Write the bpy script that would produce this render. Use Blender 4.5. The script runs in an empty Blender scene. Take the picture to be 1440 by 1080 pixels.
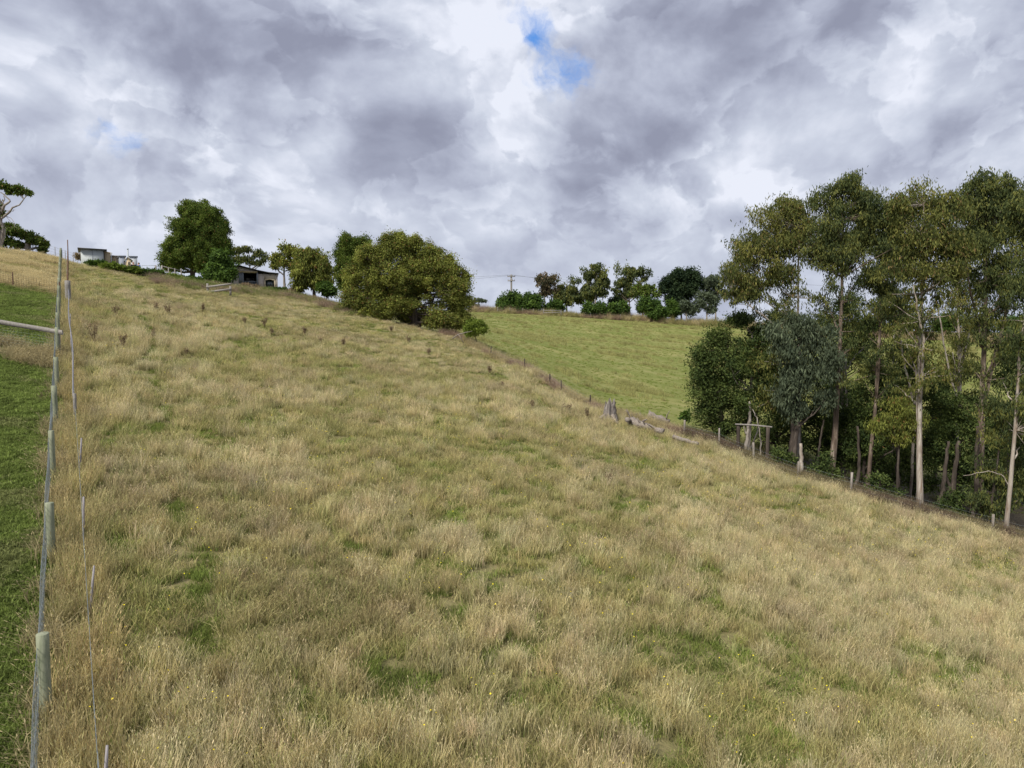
import bpy, math, random
import numpy as np
from mathutils import Vector, Matrix

# ------------------------------------------------------------------ camera
CAMH = 8.47                      # height of the drone above the slope right below it
PITCH = math.radians(3.5)
F = 1000.0                       # focal length in pixels of the 1440 px wide photograph
scene = bpy.context.scene
col = scene.collection
cam_d = bpy.data.cameras.new('camera'); cam = bpy.data.objects.new('camera', cam_d); col.objects.link(cam)
cam_d.sensor_width = 36.0; cam_d.lens = 36.0 * F / 1440.0
cam_d.clip_start = 0.1; cam_d.clip_end = 6000
cam.location = (0, 0, CAMH); cam.rotation_euler = (math.radians(90) - PITCH, 0, 0)
scene.camera = cam
scene.view_settings.view_transform = 'Standard'; scene.view_settings.look = 'None'
scene.view_settings.gamma = 1.0; scene.view_settings.exposure = 0.80

def ray(u, v):
    a = (u - 720) / F; b = (v - 540) / F
    y = math.cos(PITCH) - b * math.sin(PITCH); z = -math.sin(PITCH) - b * math.cos(PITCH)
    return a / y, z / y          # X and Z per metre of Y
def P(u, v, Y):
    a, s = ray(u, v); return Vector((a * Y, Y, CAMH + s * Y))

# ------------------------------------------------------------------ sun and sky
SUN_EL, SUN_AZ = math.radians(48), math.radians(215)      # azimuth clockwise from +Y
sd = bpy.data.lights.new('sun', 'SUN'); so = bpy.data.objects.new('sun', sd); col.objects.link(so)
sd.energy = 2.9; sd.angle = math.radians(9); sd.color = (1.0, 0.95, 0.86)
sdir = Vector((math.sin(SUN_AZ) * math.cos(SUN_EL), math.cos(SUN_AZ) * math.cos(SUN_EL), math.sin(SUN_EL)))
so.rotation_euler = sdir.to_track_quat('Z', 'Y').to_euler()

class NT:
    def __init__(s, nt): s.nt = nt; s.N = nt.nodes; s.L = nt.links
    def n(s, t, **k):
        x = s.N.new(t)
        for a, b in k.items():
            if a.startswith('i_'): s.put(x.inputs[int(a[2:])], b)
            elif a.startswith('I_'): s.put(x.inputs[a[2:]], b)
            else: setattr(x, a, b)
        return x
    def put(s, sock, b):
        if isinstance(b, bpy.types.NodeSocket): s.L.new(b, sock)
        else: sock.default_value = b
    def math(s, op, a, b=None, c=None, clamp=False):
        x = s.n('ShaderNodeMath', operation=op); x.use_clamp = clamp
        s.put(x.inputs[0], a)
        if b is not None: s.put(x.inputs[1], b)
        if c is not None: s.put(x.inputs[2], c)
        return x.outputs[0]
    def vm(s, op, a, b=None):
        x = s.n('ShaderNodeVectorMath', operation=op); s.put(x.inputs[0], a)
        if b is not None: s.put(x.inputs[1], b)
        return x.outputs[1] if op in ('DOT_PRODUCT', 'LENGTH', 'DISTANCE') else x.outputs[0]
    def noise(s, vec, scale, detail=5, rough=0.55, dist=0.0, out=0):
        x = s.n('ShaderNodeTexNoise', I_Scale=scale, I_Detail=detail, I_Roughness=rough, I_Distortion=dist)
        if vec is not None: s.L.new(vec, x.inputs['Vector'])
        return x.outputs[out]
    def ramp(s, fac, stops, interp='LINEAR'):
        x = s.n('ShaderNodeValToRGB'); s.put(x.inputs[0], fac); cr = x.color_ramp; cr.interpolation = interp
        while len(cr.elements) < len(stops): cr.elements.new(0.5)
        for e, (p, c) in zip(cr.elements, stops):
            e.position = p; e.color = (c[0], c[1], c[2], 1) if isinstance(c, (tuple, list)) else (c, c, c, 1)
        return x.outputs[0]
    def mix(s, fac, a, b, blend='MIX'):
        x = s.n('ShaderNodeMix', data_type='RGBA', blend_type=blend)
        s.put(x.inputs[0], fac)
        for i, q in ((6, a), (7, b)):
            if isinstance(q, tuple): q = (q[0], q[1], q[2], 1)
            s.put(x.inputs[i], q)
        return x.outputs[2]
    def smooth(s, v, a, b, c=0.0, d=1.0):
        x = s.n('ShaderNodeMapRange', interpolation_type='SMOOTHSTEP'); s.put(x.inputs[0], v)
        for i, q in ((1, a), (2, b), (3, c), (4, d)): x.inputs[i].default_value = q
        return x.outputs[0]

def build_world():
    w = bpy.data.worlds.new('World'); scene.world = w; w.use_nodes = True
    t = NT(w.node_tree); t.N.clear()
    out = t.n('ShaderNodeOutputWorld')
    sky = t.n('ShaderNodeTexSky', sky_type='NISHITA'); sky.sun_disc = False
    sky.sun_elevation = SUN_EL; sky.sun_rotation = SUN_AZ
    tc = t.n('ShaderNodeTexCoord'); d = tc.outputs['Generated']
    sep = t.n('ShaderNodeSeparateXYZ'); t.L.new(d, sep.inputs[0])
    def vmul(v, m): return t.vm('MULTIPLY', v, m)
    wn = t.noise(d, 3.0, 9, 0.62, 0.0, out=1)                      # warp so that steered masses get ragged edges
    wv = vmul(t.vm('SUBTRACT', wn, (0.5, 0.5, 0.5)), (0.20, 0.20, 0.20))
    dw = t.vm('NORMALIZE', t.vm('ADD', d, wv))
    def dens(off):                                                # cloud density, flattened towards the horizon
        q = vmul(t.vm('ADD', d, off), (1.0, 1.0, 1.35))
        w = t.vm('ADD', q, vmul(t.vm('SUBTRACT', t.noise(q, 2.2, 3, 0.5, 0.0, out=1), (0.5, 0.5, 0.5)), (0.30, 0.30, 0.18)))
        return t.math('ADD', t.math('MULTIPLY', t.noise(w, 3.1, 9, 0.50), 0.70), t.math('MULTIPLY', t.noise(w, 7.5, 8, 0.52), 0.30))
    d0 = dens((0, 0, 0)); d1 = dens((-0.018, 0.0, 0.030))
    lit = t.math('MULTIPLY', t.math('SUBTRACT', d0, d1), 3.4)     # sun side of each billow
    b = t.math('ADD', t.math('MULTIPLY', t.math('SUBTRACT', 0.5, d0), -1.0), t.math('ADD', lit, 0.53))
    # crisp lit rims where one bank of cloud stands in front of the next
    qe = t.vm('ADD', vmul(d, (1.0, 1.0, 1.5)), vmul(t.vm('SUBTRACT', t.noise(d, 4.5, 4, 0.5, 0.0, out=1), (0.5, 0.5, 0.5)), (0.25, 0.25, 0.2)))
    ne = t.noise(qe, 4.6, 11, 0.55); ne2 = t.noise(t.vm('ADD', qe, (7.1, 3.3, 1.9)), 3.0, 11, 0.55)
    rim = t.math('MULTIPLY', t.smooth(ne, 0.485, 0.525), t.smooth(ne, 0.70, 0.50))
    rim2 = t.math('MULTIPLY', t.smooth(ne2, 0.49, 0.52), t.smooth(ne2, 0.66, 0.51))
    b = t.math('ADD', b, t.math('MULTIPLY', t.math('ADD', rim, rim2), 0.19)); b = t.math('SUBTRACT', b, 0.10)
    # masses of cloud steered by direction: (u, v, radius px, amount)
    feats = [(230, 60, 200, -.13), (440, 60, 110, -.16), (60, 20, 90, .02), (590, 195, 95, -.24), (695, 100, 95, .26),
             (610, 20, 90, .14), (640, 260, 110, .14), (860, 240, 100, -.24), (985, 25, 140, -.22), (1080, 160, 110, .12), (960, 130, 60, .10), (1150, 15, 110, -.16), (1180, 150, 200, .10),
             (1330, 240, 150, .08), (1410, 85, 80, -.20), (360, 210, 130, .14), (130, 250, 120, .18), (90, 120, 80, .12), (500, 235, 90, .16),
             (730, 270, 80, .16), (330, 330, 120, -.04), (700, 340, 110, -.04), (1000, 300, 100, .10), (30, 190, 70, -.12), (300, 140, 80, -.08), (1350, 30, 80, .08)]
    def blob(vec, u, v, r, amt):
        a, s = ray(u, v); D = Vector((a, 1, s)).normalized()
        dp = t.vm('DOT_PRODUCT', vec, tuple(D))
        return t.smooth(dp, math.cos(r / F * 1.25), 1.0, 0.0, amt)
    for f in feats: b = t.math('ADD', b, blob(dw, *f))
    # towards the horizon the cloud deck gets pale and even
    hz = t.smooth(sep.outputs[2], 0.02, 0.26, 1.0, 0.0)
    b = t.math('ADD', t.math('MULTIPLY', b, t.math('SUBTRACT', 1.0, t.math('MULTIPLY', hz, 0.55))), t.math('MULTIPLY', hz, 0.35))
    cloud = t.ramp(b, [(0.02, (.168, .180, .238)), (0.25, (.210, .226, .290)), (0.48, (.275, .296, .365)), (0.72, (.350, .376, .442)), (1.0, (.475, .495, .555))])
    # blue gaps
    g = blob(dw, 782, 66, 58, .55)
    for f in [(802, 98, 34, .5), (768, 50, 30, .35), (172, 186, 34, .95), (742, 15, 44, .3), (760, 132, 28, .5)]: g = t.math('ADD', g, blob(dw, *f))
    inside = t.smooth(g, 0.0, 0.15)
    g = t.math('ADD', g, t.math('MULTIPLY', t.math('SUBTRACT', t.noise(dw, 16.0, 7, 0.6), 0.5), 3.2))
    g = t.math('SUBTRACT', g, t.math('MULTIPLY', t.math('SUBTRACT', d0, 0.5), 1.2))
    gap = t.math('MULTIPLY', t.smooth(g, 0.25, 1.5), inside)
    blue = t.mix(1.0, sky.outputs[0], (0.09, 0.09, 0.09), 'MULTIPLY')
    blue = t.mix(0.7, blue, (.035, .17, .50))
    colr = t.mix(gap, cloud, blue)
    bg = t.n('ShaderNodeBackground', I_Color=colr, I_Strength=1.0)
    t.L.new(bg.outputs[0], out.inputs[0])
    w.cycles.sampling_method = 'MANUAL'; w.cycles.sample_map_resolution = 512
build_world()

# ------------------------------------------------------------------ helpers
RNG = np.random.default_rng(7)
def tag(o, label=None, cat=None, group=None, kind=None):
    if label: o['label'] = label
    if cat: o['category'] = cat
    if group: o['group'] = group
    if kind: o['kind'] = kind
    return o
def empty(name, loc, label, cat, group=None, rz=0.0):
    o = bpy.data.objects.new(name, None); col.objects.link(o); o.location = loc; o.rotation_euler = (0, 0, rz)
    o.empty_display_size = 0.3
    return tag(o, label, cat, group)
def mk_mesh(name, V, F4=None, F3=None, attrs=None, smooth=False, mats=(), uvs=None):
    me = bpy.data.meshes.new(name)
    V = np.asarray(V, dtype=np.float32).reshape(-1, 3)
    parts = []; starts = []; n = 0
    for Fc, k in ((F4, 4), (F3, 3)):
        if Fc is not None and len(Fc):
            Fc = np.asarray(Fc, dtype=np.int32).reshape(-1, k); parts.append(Fc.ravel())
            starts.append(n + np.arange(len(Fc), dtype=np.int32) * k); n += len(Fc) * k
    loops = np.concatenate(parts); st = np.concatenate(starts)
    me.vertices.add(len(V)); me.vertices.foreach_set('co', V.ravel())
    me.loops.add(len(loops)); me.loops.foreach_set('vertex_index', loops)
    me.polygons.add(len(st)); me.polygons.foreach_set('loop_start', st)
    if smooth: me.polygons.foreach_set('use_smooth', np.ones(len(st), dtype=bool))
    for k, a in (attrs or {}).items():
        a = np.asarray(a, dtype=np.float32)
        if a.ndim == 1:
            at = me.attributes.new(k, 'FLOAT', 'POINT'); at.data.foreach_set('value', a)
        else:
            at = me.attributes.new(k, 'FLOAT_VECTOR', 'POINT'); at.data.foreach_set('vector', a.ravel())
    for m in mats: me.materials.append(m)
    me.update(calc_edges=True); me.validate()
    return me
def link(name, me, parent=None, loc=None):
    o = bpy.data.objects.new(name, me); col.objects.link(o)
    if parent is not None: o.parent = parent
    if loc is not None: o.location = loc
    return o
class MB:
    """collects boxes, tubes and sheets into one mesh"""
    def __init__(s): s.V = []; s.F4 = []; s.F3 = []; s.n = 0
    def add(s, V, F4=(), F3=()):
        V = np.asarray(V, float).reshape(-1, 3); s.V.append(V)
        if len(F4): s.F4.append(np.asarray(F4, int) + s.n)
        if len(F3): s.F3.append(np.asarray(F3, int) + s.n)
        s.n += len(V); return s
    def box(s, c, d, rz=0.0, bev=0.0, tilt=0.0):
        x, y, z = [q / 2 for q in d]
        V = np.array([(i, j, k) for k in (-z, z) for j in (-y, y) for i in (-x, x)])
        if tilt:
            ct, sn = math.cos(tilt), math.sin(tilt); V = V @ np.array([[ct, 0, -sn], [0, 1, 0], [sn, 0, ct]]).T
        if rz:
            cr, sr = math.cos(rz), math.sin(rz); V = V @ np.array([[cr, -sr, 0], [sr, cr, 0], [0, 0, 1]]).T
        return s.add(V + np.array(c), [(0, 2, 3, 1), (4, 5, 7, 6), (0, 1, 5, 4), (2, 6, 7, 3), (0, 4, 6, 2), (1, 3, 7, 5)])
    def tube(s, pts, rad, k=6, cap=True, wob=0.0, rs=None):
        pts = np.asarray(pts, float); n = len(pts); rad = np.broadcast_to(np.asarray(rad, float), (n,))
        tg = np.gradient(pts, axis=0); tg /= np.linalg.norm(tg, axis=1)[:, None] + 1e-9
        ref = np.array([0.31, 0.95, 0.05]) if abs(tg[0][2]) > 0.7 else np.array([0, 0, 1.0])
        A = np.cross(tg, ref); A /= np.linalg.norm(A, axis=1)[:, None] + 1e-9; B = np.cross(tg, A)
        th = np.arange(k) * 2 * math.pi / k
        R = rad[:, None] * np.ones(k)[None]
        if wob: R = R * (1 + wob * ((rs or RNG).random((n, k)) - .5))
        V = pts[:, None] + R[..., None] * (np.cos(th)[None, :, None] * A[:, None] + np.sin(th)[None, :, None] * B[:, None])
        i = np.arange(n - 1)[:, None] * k; j = np.arange(k)[None]; j2 = (j + 1) % k
        Fq = np.stack([i + j, i + j2, i + k + j2, i + k + j], -1).reshape(-1, 4)
        V = V.reshape(-1, 3); F3 = []
        if cap:
            V = np.vstack([V, pts[0], pts[-1]]); a = n * k
            F3 = [(a, (q + 1) % k, q) for q in range(k)] + [(a + 1, (n - 1) * k + q, (n - 1) * k + (q + 1) % k) for q in range(k)]
        return s.add(V, Fq, F3)
    def prism(s, prof, axis_pts):
        """profile polygon (list of xyz) extruded to the second list"""
        a = np.asarray(prof, float); b = np.asarray(axis_pts, float); n = len(a)
        V = np.vstack([a, b, a.mean(0), b.mean(0)])
        F4 = [(i, (i + 1) % n, n + (i + 1) % n, n + i) for i in range(n)]
        F3 = [(2 * n, (i + 1) % n, i) for i in range(n)] + [(2 * n + 1, n + i, n + (i + 1) % n) for i in range(n)]
        return s.add(V, F4, F3)
    def build(s, name, mat, parent=None, smooth=False, loc=None, attrs=None):
        V = np.vstack(s.V); F4 = np.vstack(s.F4) if s.F4 else None; F3 = np.vstack(s.F3) if s.F3 else None
        return link(name, mk_mesh(name, V, F4, F3, attrs, smooth, (mat,)), parent, loc)

# value noise
_perm = np.random.default_rng(3).random((256, 256))
def vnoise(x, y):
    x = np.asarray(x, float); y = np.asarray(y, float)
    xi = np.floor(x).astype(int); yi = np.floor(y).astype(int); fx = x - xi; fy = y - yi
    fx = fx * fx * (3 - 2 * fx); fy = fy * fy * (3 - 2 * fy)
    g = lambda a, b: _perm[a % 256, b % 256]
    return (g(xi, yi) * (1 - fx) + g(xi + 1, yi) * fx) * (1 - fy) + (g(xi, yi + 1) * (1 - fx) + g(xi + 1, yi + 1) * fx) * fy
def fbm(x, y, o=4):
    s = 0; a = .5; t = 0
    for i in range(o):
        s = s + a * vnoise(x * 2 ** i + 17.3 * i, y * 2 ** i + 5.1 * i); t += a; a *= .5
    return s / t

# ------------------------------------------------------------------ terrain
PA, PB, PC = -8.47, -0.208, 0.103         # the slope the photograph looks over, relative to the camera
# per column: u of the column, v of the field's edge, then knots (Y, v) beyond the edge
COLS = [(-60, 346, [(85, 352), (110, 375), (200, 430), (2000, 480)]),
        (0, 352, [(85, 358), (110, 378), (200, 430), (2000, 480)]),
        (60, 359, [(85, 364), (110, 380), (200, 430), (2000, 480)]),
        (110, 372, [(85, 377), (110, 388), (200, 430), (2000, 480)]),
        (200, 388, [(88, 389), (110, 394), (200, 430), (2000, 480)]),
        (300, 404, [(90, 402), (110, 405), (200, 432), (2000, 480)]),
        (400, 412, [(88, 412), (110, 412), (200, 435), (2000, 480)]),
        (480, 434, [(86, 432), (110, 425), (190, 434), (300, 446), (2000, 480)]),
        (560, 456, [(84, 452), (110, 440), (190, 436), (300, 446), (2000, 480)]),
        (640, 476, [(84, 472), (110, 455), (150, 445), (190, 436), (300, 446), (2000, 480)]),
        (740, 521, [(66, 522), (75, 516), (100, 489), (140, 461), (190, 439), (300, 446), (2000, 480)]),
        (850, 583, [(52, 584), (60, 579), (80, 545), (120, 491), (190, 445), (300, 450), (2000, 481)]),
        (1000, 630, [(50, 629), (65, 600), (90, 558), (130, 502), (190, 455), (300, 458), (2000, 481)]),
        (1150, 685, [(45, 684), (60, 644), (90, 578), (130, 515), (190, 464), (300, 462), (2000, 481)]),
        (1300, 727, [(44, 727), (60, 670), (90, 597), (130, 530), (190, 472), (300, 466), (2000, 481)]),
        (1440, 764, [(44, 760), (60, 690), (90, 615), (130, 540), (190, 478), (300, 468), (2000, 481)]),
        (1560, 795, [(44, 790), (60, 710), (90, 625), (130, 545), (190, 480), (300, 468), (2000, 481)])]
_LY = np.linspace(math.log(5), math.log(3000), 700); _YG = np.exp(_LY)
_T = []; _Z = []; _YE = []
for u, ve, kn in COLS:
    t = (u - 720) / F; _, s = ray(u, ve)
    Ye = PA / (s - PC - PB * t); _T.append(t); _YE.append(Ye)
    ks = [(5, PA + (PB * t + PC) * 5), (Ye - .01, PA + (PB * t + PC) * Ye)] + [(Y, ray(u, v)[1] * Y) for Y, v in kn if Y > Ye + 1.5] + [(3000, -40)]
    z = np.interp(_YG, [k[0] for k in ks], [k[1] for k in ks])
    zs = np.convolve(np.pad(z, 6, mode='edge'), np.hanning(15)[1:-1] / np.hanning(15)[1:-1].sum(), 'same')[6:-6]
    w = np.clip((_YG - Ye * .97) / (Ye * .04), 0, 1); _Z.append(z * (1 - w) + zs * w)
_T = np.array(_T); _Z = np.array(_Z); _YE = np.array(_YE)
def T(x, y, bumps=True):
    """ground height, world z"""
    x = np.asarray(x, float); y = np.asarray(y, float)
    yy = np.maximum(y, 5.0); t = x / yy; tc = np.clip(t, _T[0], _T[-1])
    fi = (np.log(np.minimum(yy, 2990)) - _LY[0]) / (_LY[1] - _LY[0]); i = np.clip(fi.astype(int), 0, 698); f = fi - i
    j = np.clip(np.searchsorted(_T, tc) - 1, 0, len(_T) - 2); g = (tc - _T[j]) / (_T[j + 1] - _T[j])
    zz = (_Z[j, i] * (1 - f) + _Z[j, i + 1] * f) * (1 - g) + (_Z[j + 1, i] * (1 - f) + _Z[j + 1, i + 1] * f) * g
    ex = x - tc * yy; zz = zz + PB * 14 * np.tanh(ex / 14)
    zz = zz + np.where(y < 5, PC * np.maximum(y - 5, -30), 0)
    if bumps:
        zz = zz + (fbm(x / 3.1, y / 3.1, 3) - .5) * .22 * np.clip((85 - y) / 30, 0, 1) + (fbm(x / 14, y / 14, 2) - .5) * .35 * np.clip(1 - yy / 140, .2, 1)
    return zz + CAMH
def edgeY(t): return np.interp(t, _T, _YE)
def hit(u, v, y0=6.0, y1=260.0):
    """where a ray from the camera first meets the ground"""
    a, s = ray(u, v); Y = np.linspace(y0, y1, 6000); g = T(a * Y, Y) - (CAMH + s * Y)
    k = np.argmax(g > 0) if (g > 0).any() else int(edgeY(a) / (y1 - y0) * 6000)
    return Vector((a * Y[k], Y[k], float(T(a * Y[k], Y[k]))))
def onground(u, Y, v=470):
    a, _ = ray(u, v); return Vector((a * Y, Y, float(T(a * Y, Y))))
FAx = lambda Y: -0.6 - 0.62 * Y      # left fence line
FBx = lambda Y: 0.2 - 0.625 * Y      # second fence line

# ------------------------------------------------------------------ materials
def new_mat(name):
    m = bpy.data.materials.new(name); m.use_nodes = True; t = NT(m.node_tree); t.N.clear()
    o = t.n('ShaderNodeOutputMaterial'); b = t.n('ShaderNodeBsdfPrincipled'); t.L.new(b.outputs[0], o.inputs[0])
    b.inputs['Roughness'].default_value = .9; b.inputs['Specular IOR Level'].default_value = .15
    return m, t, b, o
def simple(name, c, rough=.8, scale=3.0, var=.35, spec=.2, c2=None, stretch=(1, 1, 1), bump=.0, metal=0):
    m, t, b, o = new_mat(name); tc = t.n('ShaderNodeTexCoord')
    mp = t.n('ShaderNodeMapping', I_Scale=stretch); t.L.new(tc.outputs['Object'], mp.inputs[0])
    nz = t.noise(mp.outputs[0], scale, 6, .65, .2)
    c2 = c2 or tuple(q * (1 - var) for q in c)
    t.L.new(t.ramp(nz, [(.3, c2), (.7, c)]), b.inputs['Base Color'])
    b.inputs['Roughness'].default_value = rough; b.inputs['Specular IOR Level'].default_value = spec; b.inputs['Metallic'].default_value = metal
    if bump:
        bp = t.n('ShaderNodeBump', I_Strength=bump, I_Distance=.02); t.L.new(nz, bp.inputs['Height']); t.L.new(bp.outputs[0], b.inputs['Normal'])
    return m
def leaf_mat(name, dark, mid, bright, odd=None, trans=.3):
    m, t, b, o = new_mat(name)
    at = t.n('ShaderNodeAttribute', attribute_name='lv'); cv = t.n('ShaderNodeAttribute', attribute_name='cv')
    f = t.math('ADD', t.math('MULTIPLY', at.outputs['Fac'], .5), t.math('MULTIPLY', cv.outputs['Fac'], .5))
    st = [(.15, dark), (.5, mid), (.85, bright)]
    c = t.ramp(f, st)
    if odd: c = t.mix(t.smooth(at.outputs['Fac'], .93, .96), c, odd)
    t.L.new(c, b.inputs['Base Color']); b.inputs['Roughness'].default_value = .75; b.inputs['Specular IOR Level'].default_value = .12
    tr = t.n('ShaderNodeBsdfTranslucent', I_Color=t.mix(1.0, c, (1.1, 1.15, .7), 'MULTIPLY')); mx = t.n('ShaderNodeMixShader', i_0=trans)
    t.L.new(b.outputs[0], mx.inputs[1]); t.L.new(tr.outputs[0], mx.inputs[2]); t.L.new(mx.outputs[0], o.inputs[0])
    return m
LM = {
 'gum': leaf_mat('gum leaf', (.035, .050, .022), (.085, .108, .038), (.19, .19, .05)),
 'gumgrey': leaf_mat('grey gum leaf', (.040, .055, .034), (.085, .108, .066), (.14, .17, .10)),
 'gumyellow': leaf_mat('yellow gum leaf', (.045, .058, .02), (.11, .125, .034), (.23, .22, .06), (.20, .14, .06)),
 'blackwood': leaf_mat('blackwood leaf', (.028, .045, .016), (.062, .092, .026), (.13, .165, .045)),
 'cypress': leaf_mat('cypress leaf', (.04, .065, .014), (.095, .14, .028), (.18, .23, .045), (.15, .10, .035)),
 'oak': leaf_mat('oak leaf', (.065, .08, .02), (.17, .19, .042), (.29, .31, .07), (.22, .12, .045)),
 'pine': leaf_mat('pine needle', (.012, .025, .014), (.028, .048, .022), (.05, .075, .03)),
 'hedge': leaf_mat('hedge leaf', (.025, .05, .012), (.06, .105, .022), (.12, .19, .035)),
 'shrub': leaf_mat('shrub leaf', (.06, .09, .015), (.13, .18, .03), (.22, .28, .05)),
 'dead': leaf_mat('dead weed', (.13, .095, .06), (.23, .17, .11), (.34, .27, .18)),
 'reddish': leaf_mat('reddish gum leaf', (.04, .045, .025), (.11, .09, .05), (.2, .14, .09)),
}
def bark(name, a, b_, c, scale=4):
    m, t, b, o = new_mat(name); tc = t.n('ShaderNodeTexCoord')
    mp = t.n('ShaderNodeMapping', I_Scale=(3, 3, .35)); t.L.new(tc.outputs['Object'], mp.inputs[0])
    nz = t.noise(mp.outputs[0], scale * .5, 7, .7, .4)
    t.L.new(t.ramp(nz, [(.32, a), (.5, b_), (.66, c)]), b.inputs['Base Color'])
    bp = t.n('ShaderNodeBump', I_Strength=.6, I_Distance=.04); t.L.new(nz, bp.inputs['Height']); t.L.new(bp.outputs[0], b.inputs['Normal'])
    return m
BK = {'pale': bark('pale gum bark', (.16, .105, .075), (.30, .26, .215), (.47, .43, .375)),
      'brown': bark('brown gum bark', (.055, .04, .032), (.15, .112, .085), (.31, .26, .21)),
      'dark': bark('dark bark', (.03, .025, .02), (.07, .055, .045), (.13, .11, .09)),
      'grey': bark('grey bark', (.10, .085, .07), (.24, .21, .18), (.40, .37, .33))}
BK['deadwood'] = bark('dead stump wood', (.06, .05, .043), (.17, .15, .135), (.34, .31, .285), 9)
M_post = simple('treated pine post', (.30, .31, .22), .85, 6, .5, .15, (.15, .17, .11), (3, 3, .5), .4)
M_grey = simple('weathered timber', (.30, .28, .255), .85, 6, .5, .15, (.16, .145, .13), (2, 2, 2), .4)
M_lilac = simple('weathered stake', (.33, .31, .32), .8, 8, .4, .2, (.20, .18, .18), (3, 3, .6), .3)
M_wire = simple('galvanised wire', (.34, .38, .38), .5, 30, .4, .5, metal=.5)
M_rust = simple('rusty steel', (.16, .09, .06), .8, 20, .5, .3)
M_pipe = simple('grey poly tape', (.20, .20, .23), .6, 12, .3, .3)
M_log = simple('bleached dead wood', (.30, .27, .235), .85, 3, .6, .15, (.13, .10, .085), (5, 1, 5), .8)

# ------------------------------------------------------------------ ground sheet
def ground_material():
    m, t, b, o = new_mat('pasture ground')
    g = t.n('ShaderNodeNewGeometry'); p = g.outputs['Position']
    n1 = t.noise(p, .16, 6, .6, .3); n2 = t.noise(p, .9, 6, .65, .2); n3 = t.noise(p, 6.0, 5, .7)
    mp = t.n('ShaderNodeMapping', I_Scale=(.06, .26, .3), I_Rotation=(0, 0, math.radians(-12))); t.L.new(p, mp.inputs[0])
    ns = t.noise(mp.outputs[0], 1.0, 6, .6, .15)
    field = t.ramp(t.math('ADD', t.math('MULTIPLY', n2, .6), t.math('MULTIPLY', n1, .4)), [(.34, (.13, .125, .05)), (.5, (.21, .18, .085)), (.66, (.32, .27, .14))])
    field = t.mix(t.smooth(n3, .4, .7, 0, .4), field, (.11, .12, .04))
    pd = t.ramp(t.math('ADD', t.math('MULTIPLY', n2, .35), t.math('MULTIPLY', ns, .65)), [(.32, (.115, .145, .032)), (.45, (.15, .17, .042)), (.56, (.19, .195, .062)), (.70, (.27, .25, .11))])
    pd = t.mix(t.smooth(n3, .45, .75, 0, .25), pd, (.11, .135, .03))
    pd = t.mix(t.smooth(n1, .48, .66, 0, .65), pd, (.26, .24, .09))
    lawn = t.ramp(n2, [(.35, (.09, .15, .03)), (.55, (.12, .18, .035)), (.75, (.22, .23, .09))])
    hill = t.ramp(t.math('ADD', t.math('MULTIPLY', n2, .5), t.math('MULTIPLY', n1, .5)), [(.36, (.16, .16, .05)), (.46, (.30, .25, .12)), (.7, (.42, .34, .19))])
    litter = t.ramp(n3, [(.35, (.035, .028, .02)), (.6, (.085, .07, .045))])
    def am(nm): return t.n('ShaderNodeAttribute', attribute_name=nm).outputs['Fac']
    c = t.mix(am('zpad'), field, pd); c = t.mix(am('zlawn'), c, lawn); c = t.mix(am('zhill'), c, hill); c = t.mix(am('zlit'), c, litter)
    t.L.new(c, b.inputs['Base Color'])
    bp = t.n('ShaderNodeBump', I_Strength=.7, I_Distance=.12); t.L.new(n3, bp.inputs['Height']); t.L.new(bp.outputs[0], b.inputs['Normal'])
    return m
def sm(a, b, x): q = np.clip((x - a) / (b - a), 0, 1); return q * q * (3 - 2 * q)
def zones(x, y):
    t = x / np.maximum(y, 5); ye = edgeY(t)
    w = (fbm(x / 2.5, y / 2.5, 3) - .5)
    left = sm(.15, -.5, x - FAx(y) + w * .6)
    hill = left * sm(48.2, 49.2, y); lawn = left * (1 - sm(48.2, 49.2, y))
    beyond = sm(0, 3, y - ye - 1.2 + w * 2)
    right = sm(-.11, -.03, t)
    pad = beyond * right * (1 - left)
    garden = beyond * (1 - right) * (1 - left)
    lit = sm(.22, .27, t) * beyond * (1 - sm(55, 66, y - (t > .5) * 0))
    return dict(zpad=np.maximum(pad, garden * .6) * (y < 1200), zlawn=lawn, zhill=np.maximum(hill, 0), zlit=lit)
def build_ground():
    ys = np.concatenate([np.linspace(-40, 4, 30), np.arange(4.4, 24, .4), np.arange(24, 200, .7), np.exp(np.linspace(math.log(200.7), math.log(2900), 100))])
    ts = np.concatenate([np.linspace(-4, -1.1, 12), np.linspace(-1.0, 1.0, 360), np.linspace(1.1, 4, 12)])
    Y, TT = np.meshgrid(ys, ts, indexing='ij'); X = TT * (np.maximum(Y, 0) + 12)
    Z = T(X, Y); n, m_ = Y.shape
    i = np.arange(n - 1)[:, None] * m_; j = np.arange(m_ - 1)[None]
    Fq = np.stack([i + j, i + j + 1, i + m_ + j + 1, i + m_ + j], -1).reshape(-1, 4)
    V = np.stack([X, Y, Z], -1).reshape(-1, 3)
    z = zones(V[:, 0], V[:, 1])
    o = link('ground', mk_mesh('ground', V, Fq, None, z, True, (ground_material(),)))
    tag(o, kind='structure')
build_ground()

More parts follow.
